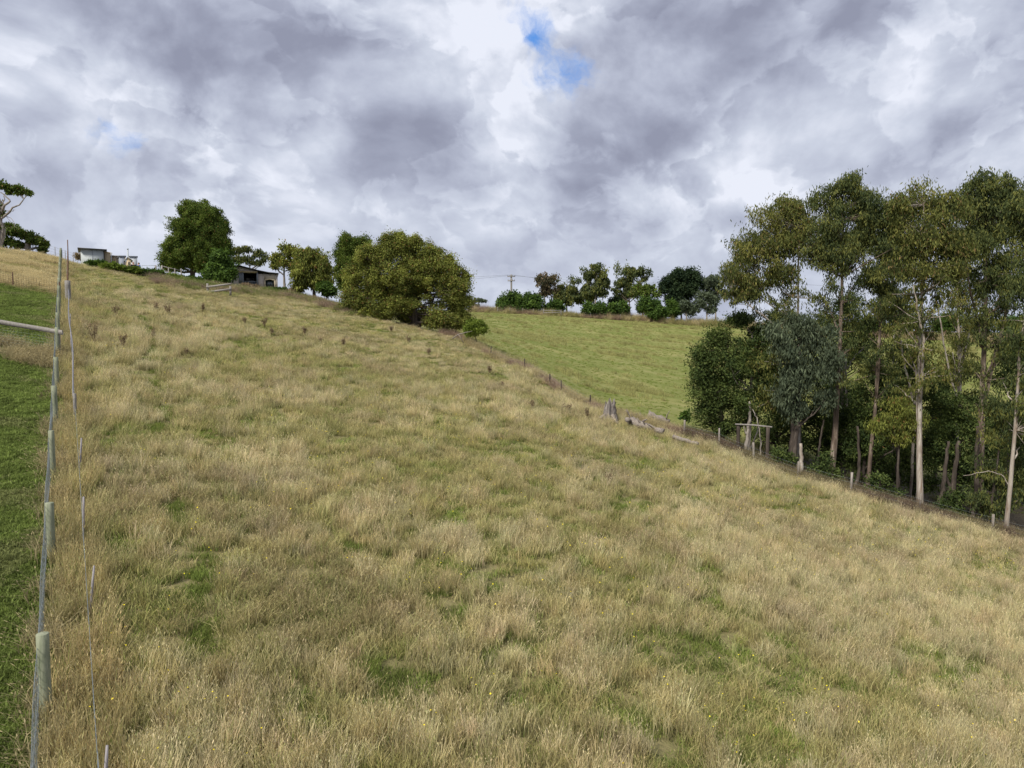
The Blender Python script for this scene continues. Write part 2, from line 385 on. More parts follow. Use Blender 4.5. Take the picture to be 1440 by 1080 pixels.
# ------------------------------------------------------------------ grass
def tuft_mesh(name, mat, rs, n, spread, h0, h1, w, lean, seed=.0, curl=.3):
    """one clump of grass: n tapered bent blades, some carrying a seed head"""
    r = rs.random((n, 8)); a = r[:, 0] * 2 * math.pi; rr = spread * np.sqrt(r[:, 1])
    base = np.stack([rr * np.cos(a), rr * np.sin(a), -.04 * np.ones(n)], -1)
    h = h0 + (h1 - h0) * r[:, 2]
    la = a * .3 + r[:, 3] * 2 * math.pi; ld = np.stack([np.cos(la), np.sin(la), 0 * la], -1)
    lm = (lean * (.3 + r[:, 4]))[:, None]
    up = np.array([0, 0, 1.0])
    mid = base + h[:, None] * (.55 * up + .22 * lm * ld); tip = base + h[:, None] * ((1 - curl * lm * lm * .5) * up + lm * ld)
    sa = r[:, 5] * math.pi; sd_ = np.stack([np.cos(sa), np.sin(sa), 0 * sa], -1) * (w * (.6 + .8 * r[:, 6]))[:, None]
    V = np.stack([base - sd_ * .5, base + sd_ * .5, mid - sd_ * .42, mid + sd_ * .42, tip], 1)
    hh = np.tile(np.array([0, 0, .55, .55, 1.0]), (n, 1)); bb = np.repeat(r[:, 7:8], 5, 1)
    k = np.arange(n)[:, None] * 5
    F4 = k + np.array([[0, 1, 3, 2]]); F3 = k + np.array([[2, 3, 4]])
    V = V.reshape(-1, 3); hh = hh.ravel(); bb = bb.ravel()
    if seed > 0:
        s = np.nonzero(r[:, 6] < seed)[0]; m = len(s); d = tip[s] - mid[s]; d /= np.linalg.norm(d, axis=1)[:, None]
        L = (.04 + .06 * rs.random(m))[:, None]; q = sd_[s] / np.linalg.norm(sd_[s], axis=1)[:, None] * (.006 + .004 * rs.random((m, 1)))
        t0 = tip[s] - d * L * .6
        SV = np.stack([t0, t0 + d * L * .5 + q, t0 + d * L * 1.1, t0 + d * L * .5 - q], 1).reshape(-1, 3)
        n0 = len(V); V = np.vstack([V, SV]); F4 = np.vstack([F4, n0 + np.arange(m)[:, None] * 4 + np.arange(4)[None]])
        hh = np.concatenate([hh, np.full(4 * m, 1.15)]); bb = np.concatenate([bb, np.repeat(r[s, 7], 4)])
    return mk_mesh(name, V, F4, F3, {'bh': hh, 'br': bb}, False, (mat,))
def grass_material():
    m, t, b, o = new_mat('grass blades')
    ti = t.n('ShaderNodeAttribute', attribute_type='INSTANCER', attribute_name='tint').outputs['Color']
    tb = t.n('ShaderNodeAttribute', attribute_type='INSTANCER', attribute_name='tbase').outputs['Color']
    bh = t.n('ShaderNodeAttribute', attribute_name='bh').outputs['Fac']; br = t.n('ShaderNodeAttribute', attribute_name='br').outputs['Fac']
    c = t.mix(t.smooth(bh, .05, .7), tb, ti)
    c = t.mix(t.smooth(br, .72, .78, 0, .75), c, tb)
    k = t.math('ADD', .45, t.math('MULTIPLY', br, 1.05))
    kc = t.n('ShaderNodeCombineColor'); [t.L.new(k, kc.inputs[i]) for i in range(3)]
    c = t.mix(1.0, c, kc.outputs[0], 'MULTIPLY')
    t.L.new(c, b.inputs['Base Color']); b.inputs['Roughness'].default_value = .7
    tr = t.n('ShaderNodeBsdfTranslucent', I_Color=c); mx = t.n('ShaderNodeMixShader', i_0=.42)
    t.L.new(b.outputs[0], mx.inputs[1]); t.L.new(tr.outputs[0], mx.inputs[2]); t.L.new(mx.outputs[0], o.inputs[0])
    return m
GM = grass_material()
rs = np.random.default_rng(11)
gcol = bpy.data.collections.new('grass clumps')       # sources only, read by the scatter
VAR = []
def variant(*a, **k):
    nm = 'clump_%02d' % len(VAR); me = tuft_mesh(nm, GM, rs, *a, **k); ob = bpy.data.objects.new(nm, me); gcol.objects.link(ob); VAR.append(ob); return len(VAR) - 1
TALL = [variant(74, .27, .30, .78, .012, .34, seed=.5) for _ in range(3)] + [variant(62, .20, .40, .85, .012, .24, seed=.6)]
MIXD = [variant(84, .30, .18, .58, .013, .45, seed=.3) for _ in range(3)]
LOW = [variant(90, .28, .08, .28, .015, .6) for _ in range(2)]
LAWN = [variant(110, .22, .03, .11, .016, .8) for _ in range(2)]
WIRY = [variant(56, .25, .3, .66, .010, .6, seed=.8) for _ in range(2)]
def scatter(name, pos, vi, tint, tbase, sc, label, cat='grass', tiltx=None):
    n = len(pos); me = bpy.data.meshes.new(name); me.vertices.add(n); me.vertices.foreach_set('co', pos.astype(np.float32).ravel())
    def av(k, a): at = me.attributes.new(k, 'FLOAT_VECTOR', 'POINT'); at.data.foreach_set('vector', a.astype(np.float32).ravel())
    at = me.attributes.new('vi', 'INT', 'POINT'); at.data.foreach_set('value', vi.astype(np.int32))
    rot = np.stack([(RNG.random(n) - .5) * .25 - .04, (RNG.random(n) - .5) * .25 - .08, RNG.random(n) * 6.283], -1)
    # grass leans a little with the wind, towards the left
    av('rot', rot); av('scl', sc)
    for k, a in (('tint', tint), ('tbase', tbase)):
        c = me.attributes.new(k, 'FLOAT_COLOR', 'POINT'); c.data.foreach_set('color', np.hstack([a, np.ones((n, 1))]).astype(np.float32).ravel())
    o = link(name, me); tag(o, label, cat, kind='stuff')
    ng = bpy.data.node_groups.new(name, 'GeometryNodeTree')
    ng.interface.new_socket('Geometry', in_out='INPUT', socket_type='NodeSocketGeometry'); ng.interface.new_socket('Geometry', in_out='OUTPUT', socket_type='NodeSocketGeometry')
    N, L = ng.nodes, ng.links
    gi, go = N.new('NodeGroupInput'), N.new('NodeGroupOutput'); ip = N.new('GeometryNodeInstanceOnPoints'); ci = N.new('GeometryNodeCollectionInfo')
    ci.inputs[0].default_value = gcol; ci.inputs['Separate Children'].default_value = True; ci.inputs['Reset Children'].default_value = True
    def na(k, ty): x = N.new('GeometryNodeInputNamedAttribute'); x.data_type = ty; x.inputs[0].default_value = k; return x.outputs[0]
    L.new(gi.outputs[0], ip.inputs['Points']); L.new(ci.outputs[0], ip.inputs['Instance']); ip.inputs['Pick Instance'].default_value = True
    L.new(na('vi', 'INT'), ip.inputs['Instance Index']); L.new(na('scl', 'FLOAT_VECTOR'), ip.inputs['Scale'])
    e2r = N.new('FunctionNodeEulerToRotation'); L.new(na('rot', 'FLOAT_VECTOR'), e2r.inputs[0]); L.new(e2r.outputs[0], ip.inputs['Rotation'])
    L.new(ip.outputs[0], go.inputs[0])
    md = o.modifiers.new('scatter', 'NODES'); md.node_group = ng
    return o
def jit(n, f=.16): return 1 + (RNG.random((n, 1)) - .5) * 2 * f
C_STRAW = np.array((.64, .54, .295)); C_PALE = np.array((.78, .68, .43)); C_OLIVE = np.array((.46, .42, .17)); C_GREEN = np.array((.15, .20, .045)); C_BROWN = np.array((.34, .25, .18)); C_GOLD = np.array((.56, .46, .22))
C_DK = np.array((.15, .16, .05)); C_BGREEN = np.array((.24, .30, .07))
def sample(n, ylo, yhi, tlo, thi):
    y = np.sqrt(RNG.random(n) * (yhi ** 2 - ylo ** 2) + ylo ** 2); t = tlo + (thi - tlo) * RNG.random(n)
    return t * y, y
def field_grass():
    XS = []; YS = []; SC = []
    for ylo, yhi, dens, s in ((6.5, 16, 22, .9), (16, 28, 15, .95), (28, 48, 9, 1.05), (48, 90, 6, 1.25)):
        tl, th = -.80, .86
        n = int((th - tl) / 2 * (yhi ** 2 - ylo ** 2) * dens); x, y = sample(n, ylo, yhi, tl, th)
        XS.append(x); YS.append(y); SC.append(np.full(n, s))
    x = np.concatenate(XS); y = np.concatenate(YS); s = np.concatenate(SC)
    t = x / y; k = (x > FAx(y) + .12) & (y < edgeY(t) + 1.8 + fbm(x, y, 2)); x, y, s = x[k], y[k], s[k]; n = len(x); t = x / y
    nA = fbm(x / 7, y / 7, 4); nB = fbm(x / 1.7 + 40, y / 1.7, 3); nC = fbm(x / 4 + 90, y / 4 + 13, 3); nD = fbm(x / .8 + 7, y / .8 + 3, 2)
    strip = (x < FBx(y) + .45)                              # long dry grass between the two fences
    q = nA * .26 + nB * .28 + nD * .20 + .26 * (.5 + (RNG.random(n) - .5) * .55) + .015
    q = q + .06 * sm(.1, .6, t) + .05 * sm(-.15, .1, t) * sm(20, 50, y) - .02 * (1 - sm(10, 22, y))
    r = RNG.random(n)
    vi = np.where(q > .53, 0, np.where(q > .455, 1, 2)); vi = np.where(r < .16, 1, vi)
    wiry = (nC > .60) & (r > .55); green = (((nB < .40) & (r > .35)) | (nD < .24)) & (nC < .55)
    pick = np.zeros(n, int); rr = RNG.random(n)
    def ch(mask, lst): pick[mask] = np.array(lst)[(rr[mask] * len(lst)).astype(int)]
    ch(vi == 0, TALL); ch(vi == 1, MIXD); ch(vi == 2, LOW + MIXD[:1]); ch(wiry, WIRY); ch(green, LOW); ch(strip, TALL)
    f = sm(.40, .60, q)[:, None]
    tint = C_OLIVE * (1 - f) + C_STRAW * f
    tint = np.where((q > .57)[:, None], C_PALE * .6 + tint * .4, tint)
    w = sm(.56, .70, nC)[:, None] * .32; tint = tint * (1 - w) + (C_BROWN * 1.25) * w
    tint = np.where(green[:, None], C_BGREEN * (.6 + .8 * nD[:, None]), tint)
    trk = np.exp(-((x - (FBx(y) + 1.0 + .085 * y + .25 * np.sin(y * .5))) / .45) ** 2) * (y > 13); tk = (trk > .45) & (nD < .56)
    tint = np.where(tk[:, None], C_BGREEN * .9, tint); pick[tk] = LOW[0]
    tint = np.where(strip[:, None], C_GOLD * .75 + C_STRAW * .25, tint)
    tint = tint * jit(n, .20) * (1 + (RNG.random((n, 3)) - .5) * .10) * (.92 + .16 * sm(.3, .7, fbm(x / 1.1 + 55, y / 1.1, 2)))[:, None]
    tb = C_DK * .6 + tint * .42; tb = np.where((rr > .72)[:, None], C_GREEN, tb) * jit(n)
    hs = (.48 + .58 * RNG.random(n)) * (.92 + .2 * (nD - .3)) * np.where(strip, 1.05, .92)
    hs = hs * (1 - .42 * sm(40, 70, y) * (t < .0))
    sc = np.stack([s * (.85 + .3 * rr), s * (.85 + .3 * rr), hs], -1)
    z = T(x, y)
    scatter('long_grass', np.stack([x, y, z], -1), pick, tint, tb, sc, 'long dry straw and olive grass covering the whole sloping field')
def lawn_grass():
    n = 20000; y = 7 + 43 * RNG.random(n) ** .9; x = FAx(y) - .05 - (.2 + .30 * y) * RNG.random(n)
    nB = fbm(x / 1.1, y / 1.1, 3); nD = fbm(x / .5, y / .5, 2)
    mk = (y > 30.5) & (y < 33.3); rank = mk & (nB > .42)
    edge = (x > FAx(y) - .12); pick = np.array(LAWN)[(RNG.random(n) * 2).astype(int)]
    dry = (nB > .66)
    tint = np.where(dry[:, None], (.30, .33, .12), np.array((.25, .32, .08)) * (.65 + .7 * nD[:, None])) * jit(n)
    tall = (edge & (RNG.random(n) < .4)) | (rank & (RNG.random(n) < .5))
    pick = np.where(tall, WIRY[0], pick); tint = np.where(tall[:, None], C_STRAW * .75, tint)
    s = (.9 + .4 * RNG.random(n)) * (1 + y / 60)
    sc = np.stack([s, s, np.where(tall, .7, 1.0) * (.7 + .8 * RNG.random(n))], -1)
    scatter('lawn_grass', np.stack([x, y, T(x, y)], -1), pick, tint, tint * .6, sc, 'short green grazed grass left of the wire fence')
    n = 7000; y = 48.5 + 26 * RNG.random(n); x = FAx(y) - .05 - (.2 + .18 * y) * RNG.random(n)
    nB = fbm(x / 3, y / 1.5, 3); f = sm(.40, .52, nB)[:, None]
    tint = (C_OLIVE * (1 - f) + C_STRAW * 1.05 * f) * jit(n); pick = np.where(nB > .5, MIXD[0], LOW[0])
    s = 1.2 + .4 * RNG.random(n)
    scatter('dry_grass', np.stack([x, y, T(x, y)], -1), pick, tint, tint * .6, np.stack([s, s, .5 + .35 * RNG.random(n)], -1), 'dry golden grass on the knoll beyond the netting fence')
def paddock_grass():
    n = 42000; x, y = sample(n, 50, 196, -.10, .86); t = x / y; k = (y > edgeY(t) + 2); x, y, t = x[k], y[k], t[k]; n = len(x)
    c, s_ = math.cos(.2), math.sin(.2); nS = fbm((x * c + y * s_) / 14, (y * c - x * s_) / 2.6, 4); nB = fbm(x / 3, y / 3, 3)
    q = nS * .6 + nB * .4; f = sm(.44, .62, q)[:, None]
    tint = (np.array((.15, .185, .04)) * (1 - f) + np.array((.26, .25, .10)) * f) * jit(n, .12)
    tint = tint * 1.42; k = (RNG.random(n) < .7); x, y, tint, q, t = x[k], y[k], tint[k], q[k], t[k]; n = len(x)
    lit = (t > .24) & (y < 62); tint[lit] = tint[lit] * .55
    s = 1.0 + .9 * RNG.random(n)
    sc = np.stack([s, s, .5 + .9 * RNG.random(n)], -1)
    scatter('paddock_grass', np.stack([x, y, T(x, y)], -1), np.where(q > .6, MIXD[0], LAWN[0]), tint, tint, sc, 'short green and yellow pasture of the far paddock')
def rank_grass():
    # rough dry growth along the edge fence and in front of the far hedge
    tt = -.10 + .98 * RNG.random(5200); y = edgeY(tt) + .8 + 3.6 * RNG.random(5200) ** 1.4; x = tt * y
    keep = ~((tt > .3) & (RNG.random(5200) < .55)); x, y, tt = x[keep], y[keep], tt[keep]
    n2 = 4200; t2 = -.06 + .9 * RNG.random(n2); y2 = 181 + 7 * RNG.random(n2); x2 = t2 * y2
    n = len(x); nB = fbm(x / 2.5, y / 2.5, 3); nB2 = fbm(x2 / 7, y2 / 7, 3)
    tint = np.where((nB > .52)[:, None], C_BROWN * 1.2, C_STRAW * .8) * jit(n, .25)
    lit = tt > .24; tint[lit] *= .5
    nB2 = nB2 + RNG.normal(0, .10, n2); tint2 = np.where((nB2 > .54)[:, None], np.array((.34, .24, .17)), np.where((nB2 < .40)[:, None], C_OLIVE * .8, C_STRAW * .9)) * jit(n2, .3)
    X = np.concatenate([x, x2]); Y = np.concatenate([y, y2]); tint = np.vstack([tint, tint2]); N_ = len(X)
    pick = np.array(TALL + WIRY)[(RNG.random(N_) * 6).astype(int)]
    s = np.concatenate([1.1 + .5 * RNG.random(n), 2.0 + 1.2 * RNG.random(n2)]); h = np.concatenate([.6 + .6 * RNG.random(n), (.5 + 2.2 * RNG.random(n2)) * (.4 + 1.2 * fbm(x2 / 5, y2 / 5, 2))])
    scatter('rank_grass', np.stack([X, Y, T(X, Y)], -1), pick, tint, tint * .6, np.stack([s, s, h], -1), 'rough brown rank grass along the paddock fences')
    # weedy growth on the bank below the house
    n = 4200; u = 105 + 390 * RNG.random(n); t = (u - 720) / F; y = edgeY(t) + RNG.normal(0, 1, n) * 2.2 + 1.0; x = t * y
    k = (x > FBx(y) + 1.5) & (u > 215); x, y, t = x[k], y[k], t[k]; n = len(x); nB = fbm(x / 2.2, y / 1.5, 3)
    tint = np.where((nB > .60)[:, None], C_BROWN, np.where((nB > .50)[:, None], C_STRAW * .7, C_BGREEN * .75)) * jit(n, .3)
    pick = np.where(nB > .47, WIRY[1], MIXD[1]); s = 1.2 + .6 * RNG.random(n)
    scatter('bank_weeds', np.stack([x, y, T(x, y)], -1), pick, tint, tint * .6, np.stack([s, s, .6 + .7 * RNG.random(n)], -1), 'mixed green and brown weeds along the bank below the house', 'weeds')
field_grass(); lawn_grass(); paddock_grass(); rank_grass()

def flowers():
    m = simple('yellow petals', (.85, .68, .03), .6, 5, .1)
    n = 3600; x, y = sample(n, 7, 40, -.62, .8); nz = fbm(x / 2.2, y / 2.2, 3); k = (nz > .52) & (x > FAx(y) + .2) & (y < edgeY(x / y) - 1)
    x, y = x[k], y[k]; z = T(x, y) + .36 + .26 * RNG.random(len(x)); mb = MB()
    th = np.arange(6) * math.pi / 3
    for a, b, c in zip(x, y, z):
        r = .011 + .007 * RNG.random(); tx, ty = RNG.normal(0, .35, 2)
        V = np.stack([a + r * np.cos(th), b + r * np.sin(th), c + r * (tx * np.cos(th) + ty * np.sin(th))], -1)
        V = np.vstack([V, (a, b, c - .008)]); mb.add(V, (), [(i, (i + 1) % 6, 6) for i in range(6)])
    o = mb.build('yellow_flowers', m); tag(o, 'tiny yellow flowers dotted through the long grass', 'flowers', kind='stuff')
flowers()

# ------------------------------------------------------------------ trees
def leaves(C, R, npc, L, W, style, rs, flat=.75):
    """leaf-sized rhombi filling clumps C (centres, m x 3) of radius R"""
    m = len(C); idx = np.repeat(np.arange(m), npc); n = len(idx)
    d = rs.normal(size=(n, 3)); d /= np.linalg.norm(d, axis=1)[:, None]
    rad = rs.random(n) ** .5 * (1 + .28 * np.abs(rs.normal(size=n))); an = np.exp(rs.normal(0, .26, (m, 3))) * .95; off = d * rad[:, None] * R[idx][:, None] * np.array([1, 1, flat]) * an[idx]
    sh_ = rs.normal(0, .35, (m, 2)); off[:, 2] += (off[:, 0] * sh_[idx, 0] + off[:, 1] * sh_[idx, 1])      # clumps tilt, none is a ball
    p = C[idx] + off
    a = rs.normal(size=(n, 3))
    if style == 'hang': a = a * .42 + np.array([0, 0, -1.0])
    elif style == 'spray': a = a * .6 + d * .9 + np.array([0, 0, .35])
    elif style == 'up': a = a * .55 + np.array([0, 0, .7]) + d * .5
    else: a = a + d * .3
    a /= np.linalg.norm(a, axis=1)[:, None]
    b = rs.normal(size=(n, 3))
    if style in ('broad', 'spray', 'up'):       # faces tend to look up and out
        nn = d * .7 + np.array([0, 0, .8]) + b * .55; s = np.cross(a, nn)
    else: s = np.cross(a, b)
    s /= np.linalg.norm(s, axis=1)[:, None] + 1e-9
    sz = (.65 + .7 * rs.random(n))[:, None]; l = a * L * sz; w = s * W * .5 * sz
    V = np.stack([p, p + l * .45 + w, p + l, p + l * .45 - w], 1).reshape(-1, 3)
    lv = np.repeat(rs.random(n), 4); cvv = rs.random(m); cv = np.repeat(cvv[idx], 4)
    return V, np.arange(4 * n).reshape(-1, 4), lv, cv
def tree(name, label, u, Y, blobs, leaf='gum', bk='brown', style='hang', clump=1.1, dens=1.0, npc=120, L=.3, W=.085,
         r0=.22, seed=1, depth=1.0, top=None, limbs=9, lowest=.35, group=None, cat='tree', leanbase=0.0, rise=.9, vb=None, extra=None, twigs=True, wisps=0, wdrop=150):
    rs = np.random.default_rng(seed)
    base = onground(u, Y, vb or 500); base.z -= .15
    root = empty(name, base, label, cat, group)
    C = []; R = []
    for b in blobs:
        bu, bv, ru, rv = b[:4]; off = (b[4] if len(b) > 4 else 0.0)
        a, s = ray(bu, bv); yc = Y + off; c = np.array([a * yc, yc, CAMH + s * yc]) - np.array(base)
        gs = 1.13 if wisps else 1.0; rx, rz = gs * ru * Y / F, gs * rv * Y / F; ry = .5 * (rx + rz) * depth; c[1] += rs.normal(0, .15 * ry)
        cl = min(clump, max(.55 * min(rx, rz), .35 * clump)); k = min(70, max(3, int(dens * 4.6 * (rx * ry * rz) ** (2 / 3) / cl ** 2 + .5)))
        d = rs.normal(size=(k, 3)); d /= np.linalg.norm(d, axis=1)[:, None]; rad = (.25 + .75 * rs.random(k) ** .6)[:, None]
        cr = cl * (.55 + .75 * rs.random(k))
        sh = np.maximum(.45, 1.12 - cr[:, None] * .6 / np.array([rx, ry, rz]))
        C.append(c + d * rad * np.array([rx, ry, rz]) * sh); R.append(cr)
    if wisps:                     # thin sprays of foliage hanging off the lower limbs
        k = wisps; bb = np.array([b[:2] for b in blobs]); u_ = rs.choice(bb[:, 0], k) + rs.normal(0, 9, k); v_ = bb[:, 1].max() - (20 if Y < 100 else 28) + rs.random(k) ** 1.3 * wdrop
        q_ = np.array([P(a_, b_, Y) for a_, b_ in zip(u_ * .65 + .35 * u, v_)]) - np.array(base); q_[:, 1] += rs.normal(0, .9, k); C.append(q_); R.append((.28 + .35 * rs.random(k)) * max(1, Y / 75))
    C = np.vstack(C); R = np.concatenate(R)
    low = C[:, 2] < .3; C[low, 2] = .3 + .3 * rs.random(low.sum())
    zt = C[:, 2].max(); cx = C[:, 0].mean(); cy = C[:, 1].mean()
    if top is not None:
        tp = np.array(P(top[0], top[1], Y)) - np.array(base)
    else: tp = np.array([cx * .8, cy * .6, zt * .88])
    n = 12; s = np.linspace(0, 1, n)[:, None]
    tr = s * tp * np.array([1, 1, 1]); bend = rs.normal(0, .014 * tp[2], (2,)); tr[:, 0] += (np.sin(s[:, 0] * math.pi) * bend[0] + leanbase * np.sin(s[:, 0] * math.pi)); tr[:, 1] += np.sin(s[:, 0] * math.pi) * bend[1]
    tr += np.cumsum(rs.normal(0, .004 * tp[2], (n, 3)), 0) * s
    rt = r0 * (1 - s[:, 0] * .82); rt[0] *= 1.35
    mb = MB(); mb.tube(tr, rt, 9, wob=.12, rs=rs)
    # limbs run to scattered crown clumps, twigs from the nearest limb to the rest
    P_ = [tr]; PR = [rt]
    order = rs.permutation(len(C)); lim = order[:min(limbs, len(C))]
    def limb(c, src, srad, rmax, nseg=7):
        hd = np.linalg.norm(src[:, :2] - c[:2], axis=1); want = c[2] - hd * rise
        ok = (src[:, 2] < c[2] + .1) & (src[:, 2] > lowest * 0 + min(lowest * tp[2], c[2] * .7))
        cost = np.abs(src[:, 2] - want) + hd * .35 + (~ok) * 50
        k = int(np.argmin(cost)); a = src[k]; d = c - a; q = np.linspace(0, 1, nseg)[:, None]
        mid = a + d * q; arc = np.sin(q[:, 0] * math.pi) * np.linalg.norm(d) * .10 * rs.normal(.7, .6)
        mid[:, 2] -= arc; mid += rs.normal(0, .025 * np.linalg.norm(d), (nseg, 3)) * np.sin(q * math.pi)
        r = min(srad[k] * .75, rmax) * (1 - q[:, 0] * .78); return mid, r
    for k in lim:
        m_, r_ = limb(C[k], tr, rt, r0 * .55); mb.tube(m_, r_, 6, cap=False); P_.append(m_); PR.append(r_)
    if twigs:
        S = np.vstack(P_); SR = np.concatenate(PR)
        for k in order[len(lim):]:
            d = np.linalg.norm(S - C[k], axis=1) + (S[:, 2] > C[k][2] + .2) * 2.0 + (S[:, 2] < lowest * tp[2]) * 3
            j = int(np.argmin(d)); a = S[j]; q = np.linspace(0, 1, 4)[:, None]; m_ = a + (C[k] - a) * q + rs.normal(0, .04, (4, 3)) * np.sin(q * 3.14)
            mb.tube(m_, max(.012, min(SR[j] * .6, r0 * .22)) * (1 - q[:, 0] * .7), 4, cap=False)
    for ex in (extra or []):      # extra stems or bare limbs: list of ((u, v), (u, v), ...), radius
        pts, rr = ex; pp = []; snap = pts[0][1] < 600 or rr < .1
        for i_, (a_, b_) in enumerate(pts):
            q_ = np.array(P(a_, b_, Y)) - np.array(base) + np.array([0, rs.normal(0, .25) * (i_ > 0), 0]); pp.append(q_)
        pp = np.array(pp)
        if snap: pp[0] = tr[np.argmin(np.abs(tr[:, 2] - pp[0][2]))]
        s_ = np.linspace(0, len(pp) - 1, 3 * len(pp)); pi = np.stack([np.interp(s_, np.arange(len(pp)), pp[:, i_]) for i_ in range(3)], -1)
        pi += rs.normal(0, .02, pi.shape); mb.tube(pi, rr * (1 - .65 * np.linspace(0, 1, len(pi))), 6, wob=.1, rs=rs)
    mb.build('trunk', BK[bk], root, True)
    npr = np.maximum(14, (npc * (R / clump) ** 1.7)).astype(int)
    V, F4, lv, cv = leaves(C, R, npr, L, W, style, rs)
    link('crown', mk_mesh('crown', V, F4, None, {'lv': lv, 'cv': cv}, False, (LM[leaf],)), root)
    return root

# --- the big trees of the grove on the right
G = 'tall gum trees of the grove on the right'
gk = dict(group=G, L=.21, W=.058, npc=200, clump=.62, lowest=.34, wisps=60, wdrop=190)
tree('gum_tree', 'tall gum at the left end of the grove, crown leaning out over the paddock', 1128, 46,
     [(1100, 300, 36, 24), (1060, 350, 26, 26), (1035, 385, 20, 22), (1085, 345, 32, 26), (1125, 330, 24, 32), (1060, 405, 26, 18), (1100, 385, 24, 20), (1030, 415, 16, 12), (1115, 290, 18, 14)],
     'gumyellow', 'pale', seed=3, r0=.17, dens=1.15, top=(1122, 320), **gk)
tree('gum_tree', 'tallest gum left of centre in the grove, with a straight reddish brown trunk', 1172, 44.5,
     [(1190, 262, 24, 18), (1165, 285, 26, 20), (1212, 290, 24, 22), (1180, 320, 38, 26), (1150, 345, 22, 22), (1212, 340, 26, 20), (1175, 365, 26, 18), (1222, 305, 20, 18)],
     'gum', 'brown', seed=4, r0=.21, dens=1.15, top=(1186, 270), **gk)
tree('gum_tree', 'slender dark stemmed gum between the reddish trunk and the white trunk', 1224, 44,
     [(1235, 300, 22, 22), (1262, 305, 20, 26), (1248, 345, 26, 24), (1225, 380, 18, 14), (1262, 350, 18, 20), (1240, 400, 20, 14)],
     'gum', 'brown', seed=5, r0=.14, dens=1.1, top=(1242, 300), extra=[(((1224, 560), (1236, 470), (1252, 400), (1258, 350)), .09)], **gk)
tree('gum_tree', 'white trunked gum with a pale smooth stem standing at the grove edge', 1302, 40.5,
     [(1300, 285, 30, 24), (1325, 300, 26, 26), (1280, 320, 24, 26), (1310, 335, 34, 24), (1290, 370, 28, 20), (1340, 350, 22, 24), (1262, 290, 16, 16), (1330, 385, 22, 14)],
     'gumyellow', 'pale', seed=6, r0=.19, dens=1.1, top=(1310, 290), extra=[(((1306, 560), (1298, 480), (1288, 440), (1282, 400)), .09), (((1304, 640), (1290, 520), (1272, 480)), .05)], **gk)
tree('gum_tree', 'pale grey forked gum seen behind the white trunked one', 1347, 50,
     [(1352, 330, 22, 20), (1345, 380, 20, 16), (1372, 300, 24, 22), (1350, 290, 20, 18)],
     'gumyellow', 'pale', seed=7, r0=.16, dens=1.0, top=(1342, 330), extra=[(((1347, 600), (1350, 520), (1366, 450), (1378, 400)), .10), (((1346, 560), (1332, 500), (1318, 450), (1312, 420)), .08), (((1352, 620), (1352, 560), (1340, 510), (1336, 495)), .05)], **gk)
tree('gum_tree', 'thick brown trunked gum near the right edge, tallest crown of the grove', 1385, 42,
     [(1385, 262, 30, 20), (1410, 275, 30, 24), (1368, 290, 24, 22), (1400, 320, 34, 26), (1425, 310, 26, 26), (1370, 345, 24, 20), (1420, 365, 30, 22), (1395, 390, 28, 18), (1430, 400, 22, 20)],
     'gum', 'brown', seed=8, r0=.24, dens=1.1, top=(1392, 275), extra=[(((1386, 560), (1402, 480), (1422, 400), (1430, 350)), .12), (((1388, 480), (1370, 420), (1355, 370)), .08)], **gk)
tree('gum_tree', 'pale leaning gum stem at the right edge of the photo beside the fence', 1425, 37,
     [(1440, 290, 20, 28), (1462, 330, 28, 34), (1455, 400, 26, 28), (1445, 470, 22, 22), (1470, 450, 24, 26)],
     'gum', 'pale', seed=9, r0=.12, dens=.95, top=(1446, 330), extra=[(((1428, 690), (1410, 668), (1382, 660), (1352, 668)), .035)], **gk)
tree('gum_tree', 'thin gum with sparse hanging foliage behind the slender dark stem', 1262, 52,
     [(1262, 380, 22, 20), (1245, 430, 20, 18), (1275, 420, 20, 16), (1256, 340, 16, 16)],
     'gum', 'grey', seed=10, r0=.11, dens=.8, extra=[(((1268, 640), (1285, 560), (1276, 500), (1262, 470)), .10)], **gk)
# --- lower bushy trees of the grove
B = 'bushy lower trees of the grove on the right'
bk_ = dict(group=B, clump=.62, npc=210, L=.17, W=.072)
tree('blackwood_tree', 'dense dark green tree at the left end of the grove, foliage nearly to the ground', 1018, 49,
     [(1010, 478, 18, 22), (992, 500, 22, 26), (1030, 500, 26, 28), (985, 545, 22, 28), (1020, 545, 34, 34), (1000, 580, 28, 26), (1040, 575, 26, 28), (1018, 600, 26, 16), (990, 520, 24, 24)],
     'blackwood', 'dark', 'broad', seed=21, r0=.2, dens=1.0, lowest=.15, **bk_)
tree('blackwood_tree', 'rounded grey green tree behind the timber frame in the grove', 1052, 47,
     [(1060, 490, 26, 26), (1045, 520, 28, 28), (1075, 530, 28, 30), (1060, 565, 32, 26), (1090, 560, 22, 24), (1075, 470, 24, 20), (1040, 450, 24, 14)],
     'blackwood', 'grey', 'broad', seed=22, r0=.19, dens=.95, lowest=.2, extra=[(((1074, 640), (1068, 600), (1058, 560), (1054, 520)), .05)], **bk_)
tree('gum_tree', 'drooping grey leaved gum hanging low in front of the reddish trunk', 1118, 43.5,
     [(1125, 455, 26, 22), (1150, 475, 28, 26), (1115, 490, 30, 26), (1165, 510, 24, 26), (1135, 525, 32, 28), (1105, 540, 26, 26), (1125, 570, 28, 20), (1160, 560, 18, 18), (1095, 465, 22, 20)],
     'gumgrey', 'dark', seed=23, r0=.17, dens=.9, group=B, L=.26, W=.07, npc=170, clump=.65, lowest=.2)
